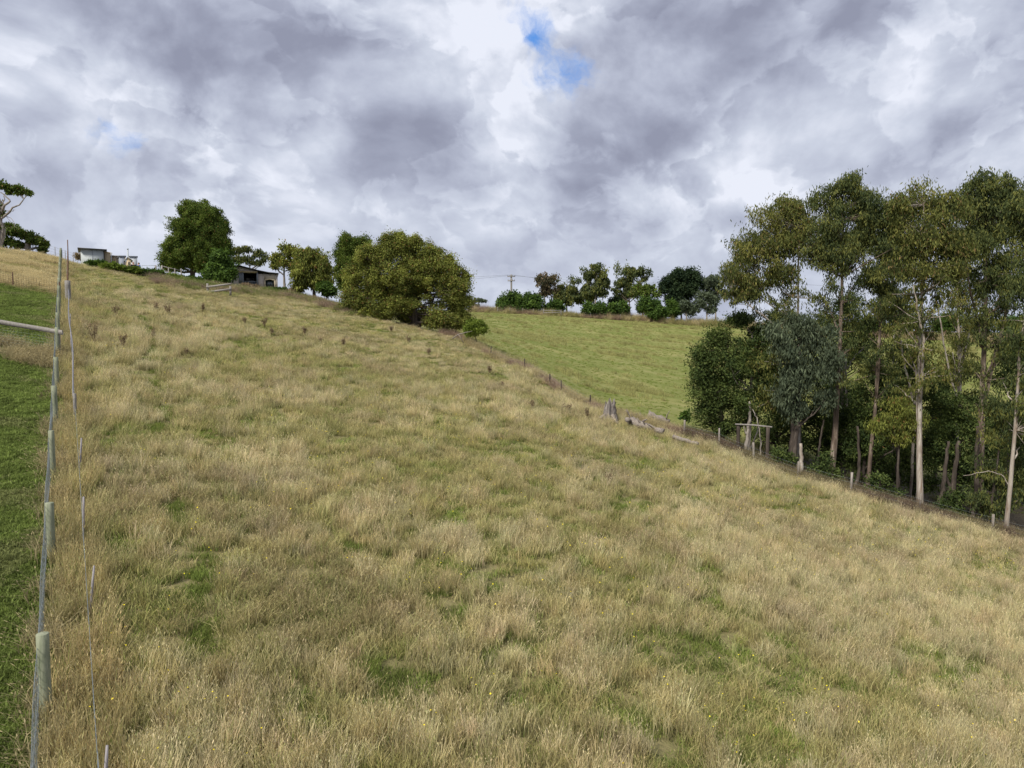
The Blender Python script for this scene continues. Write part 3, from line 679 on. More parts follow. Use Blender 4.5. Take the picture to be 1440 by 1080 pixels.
tree('blackwood_tree', 'dark low tree below the reddish trunk with foliage down to the fence', 1150, 47,
     [(1150, 590, 26, 26), (1170, 610, 24, 26), (1190, 590, 24, 26), (1185, 640, 22, 20), (1205, 620, 22, 24), (1160, 560, 26, 20), (1150, 625, 20, 18)],
     'blackwood', 'dark', 'broad', seed=24, r0=.16, dens=.8, lowest=.15, **bk_)
tree('blackwood_tree', 'dark bushy tree under the slender stem in the middle of the grove', 1215, 45,
     [(1215, 560, 24, 24), (1235, 590, 26, 28), (1210, 620, 26, 26), (1240, 640, 26, 26), (1225, 670, 24, 18), (1260, 610, 24, 24), (1250, 540, 22, 22)],
     'blackwood', 'dark', 'broad', seed=25, r0=.15, dens=.8, lowest=.15, **bk_)
tree('wattle_tree', 'olive yellow feathery wattle just left of the white trunk', 1268, 41.5,
     [(1266, 570, 24, 18), (1255, 590, 22, 18), (1278, 592, 22, 18), (1240, 600, 18, 14), (1268, 612, 26, 14)],
     'oak', 'dark', 'hang', seed=26, r0=.10, dens=.9, group=B, L=.2, W=.05, npc=190, clump=.6, lowest=.2)
tree('blackwood_tree', 'dark thick bush low behind the white trunk', 1290, 46,
     [(1285, 500, 24, 22), (1275, 530, 24, 22), (1300, 545, 26, 24), (1290, 640, 28, 30), (1265, 660, 26, 26), (1310, 620, 26, 28), (1325, 575, 22, 22), (1300, 680, 26, 20)],
     'blackwood', 'dark', 'broad', seed=27, r0=.15, dens=.8, lowest=.1, **bk_)
tree('blackwood_tree', 'mid green spreading tree between the white trunk and the thick brown trunk', 1350, 43,
     [(1345, 590, 26, 24), (1365, 580, 26, 26), (1340, 625, 26, 26), (1375, 620, 28, 26), (1360, 650, 28, 22), (1395, 640, 24, 24), (1330, 560, 18, 16), (1355, 680, 24, 18)],
     'blackwood', 'dark', 'broad', seed=28, r0=.15, dens=.75, lowest=.1, **bk_)
tree('gum_tree', 'young green gum sapling with feathery leaves at the right edge fence', 1400, 39,
     [(1395, 570, 24, 22), (1410, 610, 26, 24), (1395, 660, 26, 24), (1420, 690, 26, 22), (1400, 715, 26, 16), (1435, 655, 22, 22), (1380, 700, 20, 16)],
     'gum', 'dark', seed=29, r0=.10, dens=.7, group=B, L=.24, W=.06, npc=150, clump=.65, lowest=.15)
tree('blackwood_tree', 'dark tree rising through the grove behind the thick brown trunk', 1418, 50,
     [(1430, 500, 22, 24), (1415, 530, 22, 20), (1440, 540, 26, 26), (1465, 520, 24, 30), (1450, 580, 26, 26), (1425, 590, 22, 22)],
     'blackwood', 'dark', 'broad', seed=30, r0=.17, dens=.65, lowest=.2, **bk_)
tree('blackwood_tree', 'small dark tree glimpsed behind the crown of the grey leaved gum', 1190, 54,
     [(1190, 430, 24, 22), (1175, 460, 24, 24), (1205, 465, 24, 24), (1190, 500, 26, 26), (1215, 500, 18, 22)],
     'blackwood', 'dark', 'broad', seed=31, r0=.17, dens=.75, lowest=.3, **bk_)

for i_, (u_, Y_, bl_, lab_) in enumerate([
    (1098, 43, [(1095, 640, 16, 12), (1108, 648, 16, 11)], 'low dark sapling at the foot of the grove left of the thick dark trunk'),
    (1160, 42, [(1150, 662, 18, 13), (1170, 670, 18, 13), (1160, 645, 14, 12)], 'low dark sapling against the fence below the reddish trunk'),
    (1240, 41, [(1228, 690, 20, 14), (1250, 697, 20, 14), (1238, 675, 16, 12)], 'low dark sapling at the foot of the grove below the olive wattle'),
    (1342, 40, [(1330, 715, 18, 14), (1352, 720, 20, 14), (1342, 700, 18, 12)], 'low dark sapling at the fence right of the white trunk')]):
    tree('sapling', lab_, u_, Y_, bl_, 'blackwood', 'dark', 'broad', seed=180 + i_, r0=.05, dens=.7, lowest=.1, **{**bk_, 'group': 'low saplings along the foot of the grove'})
for i_, (u_, Y_, bl_, lab_) in enumerate([
    (1095, 56, [(1085, 560, 26, 26), (1105, 590, 28, 26), (1080, 610, 28, 22), (1120, 620, 26, 22), (1110, 540, 22, 20)], 'dark tree filling the back of the grove behind the thick dark trunk'),
    (1175, 58, [(1165, 540, 24, 22), (1190, 560, 28, 26), (1170, 600, 28, 26), (1205, 590, 22, 26), (1190, 640, 26, 18)], 'dark tree deep in the grove behind the reddish trunk'),
    (1245, 57, [(1240, 520, 22, 20), (1260, 560, 26, 24), (1235, 600, 28, 26), (1265, 630, 28, 24), (1230, 650, 22, 18)], 'shaded tree deep in the grove behind the olive wattle'),
    (1320, 56, [(1330, 540, 24, 22), (1315, 590, 26, 24), (1340, 600, 26, 26), (1320, 640, 28, 24), (1350, 660, 26, 22)], 'shaded tree deep in the grove right of the white trunk'),
    (1400, 55, [(1390, 600, 26, 24), (1415, 640, 28, 26), (1390, 670, 28, 24), (1440, 620, 28, 28), (1440, 690, 28, 24)], 'shaded tree deep in the grove right of the thick brown trunk')]):
    tree('blackwood_tree', lab_, u_, Y_, bl_, 'blackwood', 'dark', 'broad', seed=160 + i_, r0=.16, dens=.8, lowest=.1, **bk_)

# dead or bare stems standing in the grove
def stem(name, label, u, Y, pts, r, bk='dark', group=None):
    base = onground(u, Y); base.z -= .1; root = empty(name, base, label, 'tree trunk', group); rs = np.random.default_rng(int(u))
    mb = MB()
    for q, (pl, rr) in enumerate(pts):
        pp = [np.array((0, 0, 0.))] if q == 0 else []
        pp += [np.array(P(a, b, Y)) - np.array(base) for a, b in pl]; pp = np.array(pp)
        s_ = np.linspace(0, len(pp) - 1, 4 * len(pp)); pi = np.stack([np.interp(s_, np.arange(len(pp)), pp[:, i]) for i in range(3)], -1) + rs.normal(0, .025, (4 * len(pp), 3))
        mb.tube(pi, rr * r * (1 - .5 * np.linspace(0, 1, len(pi))), 8, wob=.2, rs=rs)
    mb.build('trunk', BK[bk], root, True); return root
SG = 'bare stems standing among the grove trees'
stem('bare_trunk', 'pale broken off trunk with peeling bark at the grove edge', 1127, 41.5, [(((1127, 650), (1126, 625)), 1)], .16, 'pale', SG)
stem('bare_trunk', 'thick dark trunk just left of the pale broken one', 1114, 44, [(((1114, 640), (1116, 600), (1114, 560)), 1)], .26, 'dark', SG)
stem('bare_trunk', 'twisted thin pale stem beside the timber frame', 1070, 44.5, [(((1071, 625), (1068, 605), (1064, 590), (1058, 575)), 1)], .05, 'grey', SG)
stem('bare_trunk', 'grey upright trunk inside the left half of the timber frame', 1050, 46, [(((1052, 610), (1054, 590), (1055, 565)), 1), (((1052, 615), (1046, 600)), .5)], .14, 'grey', SG)
stem('bare_trunk', 'dark straight trunk under the olive wattle', 1262, 43, [(((1263, 680), (1262, 640), (1260, 600)), 1)], .14, 'dark', SG)
stem('bare_trunk', 'dark leaning trunk right of the white trunked gum', 1322, 41.5, [(((1326, 690), (1330, 650), (1334, 620)), 1)], .15, 'dark', SG)
stem('bare_trunk', 'dark forked trunk midway between the white and the thick brown trunks', 1338, 42, [(((1340, 690), (1343, 660), (1348, 620)), 1), (((1338, 700), (1332, 675), (1328, 655)), .6)], .19, 'dark', SG)
stem('bare_trunk', 'tall dark trunk close to the right of the forked dark one', 1374, 41, [(((1374, 690), (1373, 650), (1376, 600)), 1)], .2, 'dark', SG)
stem('bare_trunk', 'bleached dead stem bent like an elbow left of the white trunk', 1287, 45, [(((1286, 600), (1283, 560), (1274, 520), (1268, 490), (1262, 450)), 1)], .10, 'pale', SG)
stem('bare_trunk', 'thin dark stem behind the fence between the two leftmost large trunks', 1148, 44, [(((1150, 650), (1153, 620), (1158, 590)), 1)], .09, 'dark', SG)
stem('bare_trunk', 'dark stem behind the fence right of the reddish trunk', 1203, 44, [(((1207, 670), (1209, 640), (1206, 600)), 1)], .13, 'dark', SG)
stem('bare_trunk', 'pale grey thin trunk behind the reddish one', 1191, 50, [(((1191, 580), (1190, 530), (1189, 490)), 1), (((1191, 520), (1202, 500), (1215, 490)), .5)], .1, 'grey', SG)

# --- trees along the ridge on the left
RG = 'trees on the ridge'
tree('cypress_tree', 'big rounded twin topped green cypress left of the house', 273, 92,
     [(270, 301, 16, 18), (294, 303, 18, 19), (282, 312, 26, 20), (266, 325, 22, 24), (301, 328, 21, 26), (282, 335, 30, 30), (255, 350, 25, 22), (306, 352, 21, 22), (248, 364, 21, 16), (300, 368, 24, 16), (272, 364, 30, 18), (240, 374, 14, 9)],
     'cypress', 'dark', 'up', seed=41, r0=.35, clump=.55, dens=1.3, npc=340, L=.19, W=.095, lowest=.1, group=RG, limbs=14, twigs=False)
tree('bushy_tree', 'small dark green bushy tree in front of the house, below the cypress', 309, 83,
     [(309, 366, 13, 15), (300, 380, 14, 14), (320, 380, 13, 14), (310, 390, 22, 11)], 'hedge', 'dark', 'broad', seed=42, r0=.15, clump=.6, dens=1.3, npc=170, L=.28, W=.16, lowest=.05, group=RG, twigs=False)
tree('gum_tree', 'open thin gum arching above the house roof', 352, 112,
     [(334, 352, 11, 6), (347, 350, 9, 5), (361, 355, 9, 6), (372, 362, 7, 6), (345, 364, 13, 6), (362, 368, 10, 4), (334, 364, 8, 6)], 'gum', 'grey', seed=43, r0=.2, clump=.7, dens=.8, npc=90, L=.4, W=.14, lowest=.4, group=RG)
tree('gum_tree', 'spreading tree with a pale bare trunk right of the house', 401, 86,
     [(401, 349, 13, 7), (388, 362, 11, 10), (412, 356, 12, 10), (398, 370, 12, 8), (414, 372, 10, 12), (386, 374, 6, 6)], 'oak', 'grey', 'broad', seed=44, r0=.18, clump=.65, dens=1.0, npc=120, L=.3, W=.14, lowest=.4, group=RG, vb=405)
tree('willow_tree', 'drooping light green tree between the house and the dark cypress', 444, 84,
     [(436, 360, 17, 14), (450, 372, 17, 16), (425, 380, 17, 15), (458, 388, 11, 16), (440, 392, 22, 14), (422, 400, 12, 10)], 'oak', 'dark', 'hang', seed=45, r0=.22, clump=.6, dens=1.25, npc=170, L=.36, W=.11, lowest=.2, group=RG, twigs=False)
tree('shrub', 'low dark shrub at the foot of the drooping tree', 460, 82, [(456, 404, 12, 8), (462, 410, 12, 7)], 'hedge', 'dark', 'broad', seed=46, r0=.07, clump=.5, dens=1.4, npc=120, L=.26, W=.14, lowest=0, cat='shrub', twigs=False)
tree('cypress_tree', 'dark column shaped cypress behind the big spreading tree', 490, 94,
     [(492, 343, 15, 14), (483, 362, 12, 18), (482, 388, 11, 20), (512, 345, 14, 12), (500, 372, 20, 24), (490, 402, 14, 10)], 'cypress', 'dark', 'up', seed=47, r0=.3, clump=.6, dens=1.3, npc=300, L=.19, W=.095, lowest=.1, group=RG, twigs=False)
tree('oak_tree', 'largest spreading tree on the ridge, olive and russet foliage reaching the ground', 585, 76,
     [(548, 346, 26, 18), (574, 348, 26, 18), (522, 366, 26, 22), (605, 362, 26, 20), (508, 395, 26, 26), (560, 385, 46, 34), (622, 384, 28, 26), (642, 402, 20, 26), (595, 415, 46, 30), (648, 430, 18, 22), (503, 420, 24, 18), (652, 452, 18, 14), (550, 426, 40, 22), (625, 452, 30, 14, -1), (528, 440, 26, 12, -1), (580, 447, 24, 10, 2), (582, 388, 34, 28), (556, 405, 34, 24), (560, 332, 10, 7), (588, 340, 9, 8), (632, 366, 8, 10), (655, 388, 7, 10)],
     'oak', 'dark', 'broad', seed=48, r0=.36, clump=.62, dens=1.15, npc=290, L=.175, W=.09, lowest=.12, limbs=18, rise=.5, vb=462,
     extra=[(((583, 458), (570, 440), (560, 420)), .2), (((592, 460), (602, 440), (612, 415)), .2), (((586, 462), (600, 452), (622, 448)), .12)])
for (a, b, c_, sd_) in [(530, 326, 340, 1), (560, 327, 340, 2), (612, 348, 362, 3), (628, 356, 380, 4), (653, 366, 392, 5)]: pass
tree('shrub', 'small yellow green shrub at the right foot of the largest ridge tree', 670, 72,
     [(668, 458, 13, 9), (676, 464, 10, 7), (662, 467, 11, 7)], 'shrub', 'dark', 'up', seed=50, r0=.06, clump=.5, dens=1.3, npc=120, L=.3, W=.1, lowest=0, cat='shrub', twigs=False)

# --- far left: wind swept macrocarpas
def plates(name, label, u, Y, trunkpts, blobs, seed, r0, extra):
    return tree(name, label, u, Y, blobs, 'cypress', 'grey', 'broad', seed=seed, r0=r0, clump=.55, dens=1.4, npc=170, L=.26, W=.12, lowest=.5, top=trunkpts, extra=extra, limbs=5, group='windswept cypresses at the left edge')
plates('windswept_cypress', 'tall windswept cypress at the left edge with bare limbs and flat foliage plates', 4, 70, (2, 290),
       [(5, 262, 10, 3), (22, 265, 12, 3), (34, 269, 8, 2), (14, 270, 6, 2), (27, 271, 6, 2), (40, 272, 5, 2), (-10, 258, 12, 5), (3, 300, 4, 2), (-15, 290, 14, 10), (2, 319, 5, 3)], 61, .42,
       [(((12, 352), (5, 325), (0, 305), (3, 290)), .28), (((2, 300), (10, 290), (15, 283), (2, 270)), .14), (((10, 292), (17, 297), (24, 296)), .04), (((8, 300), (18, 308), (24, 320), (30, 322)), .03), (((6, 296), (14, 310), (20, 318)), .03), (((-2, 352), (-8, 330), (-2, 310)), .25), (((8, 305), (4, 315), (10, 322)), .04)])
plates('windswept_cypress', 'low dark cypress with a broken grey trunk, right of the tall windswept one', 44, 73, (42, 334),
       [(20, 325, 14, 6), (35, 330, 12, 6), (52, 338, 12, 6), (62, 344, 8, 5), (12, 318, 8, 4), (25, 345, 10, 5), (60, 352, 6, 3), (8, 338, 8, 8)], 62, .3,
       [(((40, 352), (39, 340), (42, 330)), .33), (((43, 342), (50, 337), (56, 334)), .08), (((42, 350), (52, 350), (62, 353)), .06)])
for (uu, YY, bl, lab, sd_) in [(112, 92, [(110, 362, 4, 4)], 'small dark shrub just left of the grey shed', 64), ]:
    tree('shrub', lab, uu, YY, bl, 'dead', 'dark', 'up', seed=sd_, r0=.05, clump=.4, dens=1.2, npc=80, L=.3, W=.1, lowest=0, cat='shrub', twigs=False)

# low shrubs along the ridge in front of the sheds
for i, (uu, YY, bl, lf, lab) in enumerate([
    (131, 70, [(128, 376, 10, 5), (142, 378, 10, 5)], 'hedge', 'leftmost low green shrub below the grey shed'),
    (150, 69, [(152, 382, 12, 4), (163, 385, 11, 5)], 'shrub', 'yellow green shrub patch below the cream shed'),
    (178, 70, [(172, 383, 13, 4), (187, 386, 13, 4)], 'shrub', 'broad yellow green shrub below the two people'),
    (203, 71, [(198, 388, 14, 5), (212, 388, 13, 6), (222, 392, 9, 4)], 'hedge', 'dark green mounded shrub right of the two people'),
    (238, 73, [(232, 391, 10, 5), (246, 393, 10, 5)], 'shrub', 'low mixed shrub below the metal gate'),
    (266, 79, [(262, 394, 13, 5), (277, 396, 10, 5)], 'hedge', 'low dark shrub below the big cypress trunk'),
    (352, 81, [(346, 404, 10, 4), (358, 406, 9, 4)], 'dead', 'dry brown shrub on the bank below the verandah'),
    (420, 84, [(417, 408, 9, 5)], 'dead', 'rusty orange shrub right of the pale bare trunk'),
    (385, 82, [(380, 409, 10, 3), (394, 412, 9, 3)], 'hedge', 'low green shrub on the bank below the arched door')]):
    tree('shrub', lab, uu, YY, bl, lf, 'dark', 'up', seed=70 + i, r0=.05, clump=.42, dens=1.2, npc=110, L=.24, W=.11, lowest=0, group='low shrubs along the ridge bank', cat='shrub', twigs=False)

# --- the far hedge line, about 190 m away
HG = 'far trees along the top of the green paddock'
fk = dict(L=.62, W=.26, group=HG)
def far(lab, u, Y, bl, leaf, bk, style, seed, dens=1.0, npc=60, clump=1.1, name='gum_tree', cat='tree', r0=.25, **k):
    kk = dict(fk); kk.update(k)
    return tree(name, lab, u, Y, bl, leaf, bk, style, seed=seed, dens=dens, npc=npc, clump=clump, r0=r0, cat=cat, **kk)
far('wispy low gum on the skyline just right of the largest ridge tree', 668, 205, [(664, 424, 6, 4), (673, 421, 7, 3), (681, 422, 4, 2), (668, 429, 8, 3)], 'gumgrey', 'grey', 'hang', 81, .8)
far('large dome shaped dark green bush in front of the power pole', 731, 186, [(728, 423, 26, 14), (712, 429, 15, 11), (752, 425, 14, 12), (733, 432, 30, 9)], 'hedge', 'dark', 'broad', 82, 1.6, 110, 1.0, 'round_bush', 'bush', twigs=False, lowest=.05)
far('thin reddish leaved gum with a white stem right of the dome shaped bush', 766, 196, [(760, 396, 8, 7), (775, 394, 8, 6), (767, 404, 10, 7), (764, 414, 6, 5), (771, 411, 5, 4)], 'reddish', 'pale', 'hang', 83, .45, 34, .62, wisps=16, wdrop=24)
far('small round green bush at the right foot of the dome shaped bush', 780, 186, [(780, 430, 9, 7), (786, 433, 8, 6), (772, 434, 6, 5)], 'hedge', 'dark', 'broad', 84, 1.5, 100, .9, 'round_bush', 'bush', twigs=False, lowest=.05)
far('dark spreading gum left of the tall slender gum on the skyline', 797, 198, [(790, 410, 10, 7), (802, 408, 9, 7), (783, 416, 8, 6), (808, 416, 8, 6), (796, 420, 12, 7)], 'gum', 'dark', 'hang', 85, 1.0, 60, .8, wisps=14, wdrop=34)
far('tall slender gum with a narrow open crown, tallest on the skyline', 836, 192, [(838, 375, 9, 6), (829, 388, 8, 6), (849, 385, 7, 6), (824, 402, 5, 4), (843, 397, 9, 6), (835, 408, 8, 6), (852, 399, 6, 6), (850, 409, 5, 4)], 'gum', 'pale', 'hang', 86, .55, 52, .62, r0=.24, wisps=26, wdrop=36)
far('dark gum mass at the left foot of the tall slender gum', 820, 200, [(822, 412, 9, 7), (815, 420, 8, 7), (829, 421, 8, 6)], 'gum', 'dark', 'hang', 87, 1.2, 80)
far('tall two tiered gum with a brown trunk left of the dark pine', 885, 192, [(884, 379, 9, 5), (898, 382, 8, 6), (905, 390, 5, 5), (873, 397, 9, 6), (882, 403, 6, 6), (868, 407, 7, 6)], 'gum', 'brown', 'hang', 88, .55, 52, .62, r0=.24, wisps=24, wdrop=36)
far('dark tree at the foot of the two tiered gum', 873, 200, [(870, 420, 9, 6), (880, 418, 8, 7), (862, 424, 8, 6)], 'pine', 'dark', 'broad', 89, 1.3, 90)
far('flat topped olive tree between the two tiered gum and the dark pine', 903, 190, [(898, 405, 9, 6), (912, 405, 9, 5), (905, 412, 16, 6), (922, 413, 7, 6), (890, 413, 7, 5)], 'cypress', 'brown', 'broad', 90, 1.2, 80)
far('broad dark pine, widest crown on the far skyline', 958, 190, [(960, 386, 22, 9), (945, 396, 16, 10), (975, 394, 14, 11), (958, 408, 26, 12), (935, 405, 8, 9), (950, 420, 20, 8)], 'pine', 'dark', 'broad', 91, 1.5, 120, 1.1, 'pine_tree')
far('leaning open gum right of the broad dark pine', 1006, 192, [(1000, 393, 9, 5), (1010, 400, 7, 5), (992, 402, 8, 5), (1018, 410, 5, 4), (1004, 412, 7, 4)], 'gumgrey', 'pale', 'hang', 92, .85, 60, .7, wisps=18, wdrop=36)
far('grey green loose tree below the leaning open gum', 993, 186, [(990, 417, 12, 8), (1002, 424, 9, 9), (982, 428, 10, 8), (1000, 435, 9, 6)], 'gumgrey', 'grey', 'broad', 93, 1.1, 80)
far('dull grey green bush below the broad dark pine', 965, 185, [(962, 430, 10, 8), (972, 436, 10, 7), (955, 436, 6, 6)], 'gumgrey', 'grey', 'broad', 94, 1.2, 90, .9, 'round_bush', 'bush', twigs=False, lowest=.05)
for i, (a, b, c_, d_, lab) in enumerate([(828, 434, 8, 8, 'leftmost clipped bush below the tall slender gum'), (845, 435, 9, 9, 'second clipped bush, dark green, right below the tall slender gum'),
    (862, 433, 8, 8, 'clipped bush halfway between the slender gum and the two tiered gum'), (876, 433, 9, 8, 'yellowish clipped bush below the two tiered gum'),
    (912, 429, 17, 10, 'wide clipped bush with a stepped top below the flat topped olive tree'), (925, 437, 13, 10, 'dark clipped bush in front of the wide stepped one'), (945, 434, 8, 11, 'small egg shaped bright bush left of the dull grey green bush')]):
    far(lab, a, 184 - (i == 5) * 2, [(a, b, c_, d_), (a + 2, b + 4, c_ * .9, d_ * .6), (a - 2, b + 5, c_ * .9, d_ * .55)], 'hedge', 'dark', 'broad', 100 + i, 1.6, 110, .8, 'round_bush', 'bush', twigs=False, lowest=.05, group='clipped bushes in front of the far skyline trees')
for i, (a, Yv, v0, r_, lf, lab) in enumerate([(1045, 188, 448, 14, 'gumgrey', 'grey bush seen past the left end of the grove'), (1100, 190, 445, 20, 'gum', 'far tree seen through the first gap in the grove'), (1160, 192, 452, 18, 'gum', 'far tree behind the reddish trunk'),
    (1225, 188, 455, 16, 'hedge', 'far bush seen through the gap behind the slender dark stem'), (1278, 190, 447, 18, 'gum', 'far tree left of the white trunk in the gap'), (1330, 190, 450, 20, 'hedge', 'far dark tree right of the white trunk in the gap'),
    (1372, 192, 456, 16, 'pine', 'far dark tree left of the thick brown trunk'), (1425, 188, 452, 20, 'hedge', 'far tree right of the thick brown trunk'), (1480, 190, 450, 24, 'gum', 'far tree beyond the right end of the grove')]):
    far(lab, a, Yv, [(a, v0, r_, 10), (a - r_ * .5, v0 + 6, r_ * .7, 8), (a + r_ * .5, v0 + 5, r_ * .7, 9), (a, v0 + 12, r_, 7)], lf, 'dark', 'broad', 120 + i, 1.1, 80)
for i, (uu, vv, YY, w_, h_, lf, lab) in enumerate([(963, 583, 58, 5, 5, 'hedge', 'tiny dark shrub in the gully right of the logs'), (1290, 520, 110, 14, 14, 'pine', 'dark round bush standing in the green paddock behind the grove'), (1232, 515, 120, 10, 10, 'gumgrey', 'small grey bush in the paddock behind the slender stem')]):
    tree('shrub', lab, uu, YY, [(uu, vv, w_, h_), (uu + 2, vv + h_ * .5, w_, h_ * .6)], lf, 'dark', 'broad', seed=140 + i, r0=.05, clump=.35 + YY / 300, dens=1.3, npc=90, L=.2 + YY / 500, W=.12 + YY / 900, lowest=0, cat='shrub', twigs=False)

# ------------------------------------------------------------------ fences
def on_line(fx, Y): return np.array([fx(Y), Y, float(T(fx(Y), Y))])
def round_post(mb, p, h, r, lean=(0, 0), k=12, rs=RNG):
    top = p + np.array([lean[0] * h, lean[1] * h, h]); q = np.linspace(0, 1, 6)[:, None]
    pts = (p - np.array([0, 0, .3])) * (1 - q) + top * q
    pts = np.vstack([pts, top + np.array([0, 0, .004])]); rad = np.array([r * 1.04] * 3 + [r] * 3 + [r * .93]); mb.tube(pts, rad, k, wob=.05, rs=rs)
def wire_path(mb, pts, r, sag=.0, k=4):
    for a, b in zip(pts[:-1], pts[1:]):
        q = np.linspace(0, 1, 5)[:, None]; m_ = a * (1 - q) + b * q; m_[:, 2] -= sag * np.sin(q[:, 0] * math.pi); mb.tube(m_, r, k, cap=False)
def left_fence():
    Ys = [6.3, 10.7, 15.3, 19.4, 24.0, 28.3] + [32.6 + 4.1 * i for i in range(11)]
    root = empty('netting_fence', on_line(FAx, Ys[0]), 'long netting fence with round greenish pine posts, leftmost of the two running uphill', 'fence')
    r0 = np.array(root.location); tops = []
    for i, Y in enumerate(Ys):
        p = on_line(FAx, Y) - r0; mb = MB(); h = 1.3 + .08 * math.sin(i * 2.3); ln = (RNG.normal(0, .012), RNG.normal(0, .012))
        round_post(mb, p, h, .088 if i != 3 else .072, ln); mb.build('post', M_post, root, True)
    mb = MB(); step = .33; Yr = np.arange(Ys[0], Ys[-1], step)
    hs = [.06, .16, .27, .38, .50, .63, .77, .92, 1.07, 1.18]; base = np.array([on_line(FAx, Y) - r0 for Y in Yr]); base[:, 0] -= .09
    for h in hs:
        pts = base + np.array([0, 0, h]) + np.stack([.012 * np.sin(Yr * 2 + h * 9), 0 * Yr, .01 * np.sin(Yr * 1.3 + h * 5)], -1); mb.tube(pts, .0038 if h < 1.1 else .005, 3, cap=False)
    for Y in np.arange(Ys[0], 48, .165):
        b = on_line(FAx, Y) - r0 - np.array([.09, 0, 0]); mb.tube(np.array([b + (0, 0, .05), b + (0.008, 0, .6), b + (0, 0, 1.18)]), .003, 3, cap=False)
    mb.build('wire_netting', M_wire, root)
def second_fence():
    Ys = [9.0, 13.4, 16.2, 20.0, 24.7, 29, 33.5, 38, 42.5]
    root = empty('wire_fence', on_line(FBx, Ys[0]), 'old wire fence of thin grey stakes and rusty posts beside the netting fence', 'fence'); r0 = np.array(root.location)
    for i, Y in enumerate(Ys):
        p = on_line(FBx, Y) - r0; mb = MB()
        if i == 4: round_post(mb, p, 1.02, .055, (0, 0)); mb.build('post', M_grey, root, True)
        else:
            ln = [(.06, .1), (.08, .12), (.03, .03), (.07, .06), (0, 0), (.02, -.02), (-.02, .03), (.03, .02), (0, .02)][i]; h = 1.06
            q = np.linspace(0, 1, 5)[:, None]; pts = (p - (0, 0, .2)) * (1 - q) + (p + (ln[0] * h, ln[1] * h, h)) * q
            mb.tube(pts, [.03, .028, .026, .024, .02], 5, wob=.3); mb.build('post', M_lilac, root)
    mb = MB(); round_post(mb, on_line(FBx, 47.3) - r0, 1.45, .17); mb.build('post', M_grey, root, True)
    for Y in (51, 55, 58.5, 62, 65.5, 69):
        mb = MB(); p = on_line(FBx, Y) - r0 + (.012 * (Y - 50), 0, 0); h = 1.35 if Y < 68 else 2.2; q = np.linspace(0, 1, 4)[:, None]
        mb.tube((p - (0, 0, .2)) * (1 - q) + (p + (.02, 0, h)) * q, .05 if Y < 68 else .045, 6, wob=.2); mb.build('post', M_rust, root).data.name = 'post'
    mb = MB(); Yr = np.arange(9.0, 70, 1.0); base = np.array([on_line(FBx, Y) - r0 for Y in Yr])
    for h in (.35, .6, .82): mb.tube(base + (0, 0, h), .0032, 3, cap=False)
    mb.build('wire', M_wire, root)
    mb = MB(); Yr = np.arange(24.7, 47.5, .8); pts = np.array([on_line(FBx, Y) - r0 for Y in Yr]); pts[:, 2] += .93 + .03 * np.sin(Yr * .9); pts[:, 0] += .05 * np.sin(Yr * .45)
    mb.tube(pts, .022, 6); mb.build('top_rail', M_pipe, root, True)
    mb = MB(); Yr = np.arange(5.5, 9.5, .4); pts = np.array([on_line(FBx, Y) - r0 for Y in Yr]); pts[:, 2] += .95; mb.tube(pts, .006, 5); mb.build('wire', M_wire, root)
left_fence(); second_fence()
def cross_rail():
    b = on_line(FAx, 32.6); root = empty('rail_fence', b, 'weathered timber rail fence crossing the lawn to the netting fence', 'fence')
    L_ = 9.0; pts = np.linspace(0, L_, 5); mb = MB()
    end = np.array([-L_, -1.2, float(T(b[0] - L_, b[1] - 1.2)) - b[2]])
    def at(q): x = end[0] * q; y = end[1] * q; return np.array([x, y, float(T(b[0] + x, b[1] + y)) - b[2]])
    a0 = at(0) + (.25, .03, 1.14); a1 = at(1) + (0, 0, 1.14); n = 9; q = np.linspace(0, 1, n)[:, None]; c = a0 * (1 - q) + a1 * q
    # flat board, 20 cm deep
    prof = []
    for p in c: prof.append([p + (0, -.035, -.11), p + (0, .035, -.11), p + (0, .035, .10), p + (0, -.035, .10)])
    V = np.array(prof).reshape(-1, 3); V[:, 2] += RNG.normal(0, .006, len(V)); F4 = [(4 * i + k, 4 * i + (k + 1) % 4, 4 * i + 4 + (k + 1) % 4, 4 * i + 4 + k) for i in range(n - 1) for k in range(4)] + [(0, 1, 2, 3), (4 * n - 4, 4 * n - 1, 4 * n - 2, 4 * n - 3)]
    mb.add(V, F4); mb.build('rail', M_grey, root)
    for qv in (.0, .36, .72, 1.0):
        mb = MB(); round_post(mb, at(qv) + (0, .12, 0), 1.12, .07); mb.build('post', M_grey, root, True)
    mb = MB()
    for h in np.arange(.06, 1.05, .13): mb.tube(np.array([at(k) + (0, .05, h) for k in np.linspace(0, 1, 14)]), .0025, 3, cap=False)
    for k in np.linspace(0, 1, 60): mb.tube(np.array([at(k) + (0, .05, .03), at(k) + (0, .05, 1.05)]), .002, 3, cap=False)
    mb.build('wire_netting', M_wire, root)
    b = on_line(FAx, 48.6); root = empty('netting_fence', b, 'low netting fence crossing between the green lawn and the dry knoll', 'fence'); end = (-10.5, -.5)
    for qv in (.0, .3, .6, .9):
        mb = MB(); round_post(mb, np.array([end[0] * qv, 0, float(T(b[0] + end[0] * qv, b[1])) - b[2]]), 1.05, .035, k=6); mb.build('post', M_rust, root)
    mb = MB(); ql = np.linspace(0, 1, 20); bs = np.array([[end[0] * k, 0, float(T(b[0] + end[0] * k, b[1])) - b[2]] for k in ql])
    for h in np.arange(.02, 1.05, .13): mb.tube(bs + (0, 0, h), .006, 3, cap=False)
    for k in np.linspace(0, 1, 62):
        z = float(np.interp(k, ql, bs[:, 2])); mb.tube(np.array([(end[0] * k, 0, z), (end[0] * k, 0, z + 1.03)]), .006, 3, cap=False)
    mb.build('wire_netting', M_rust, root)
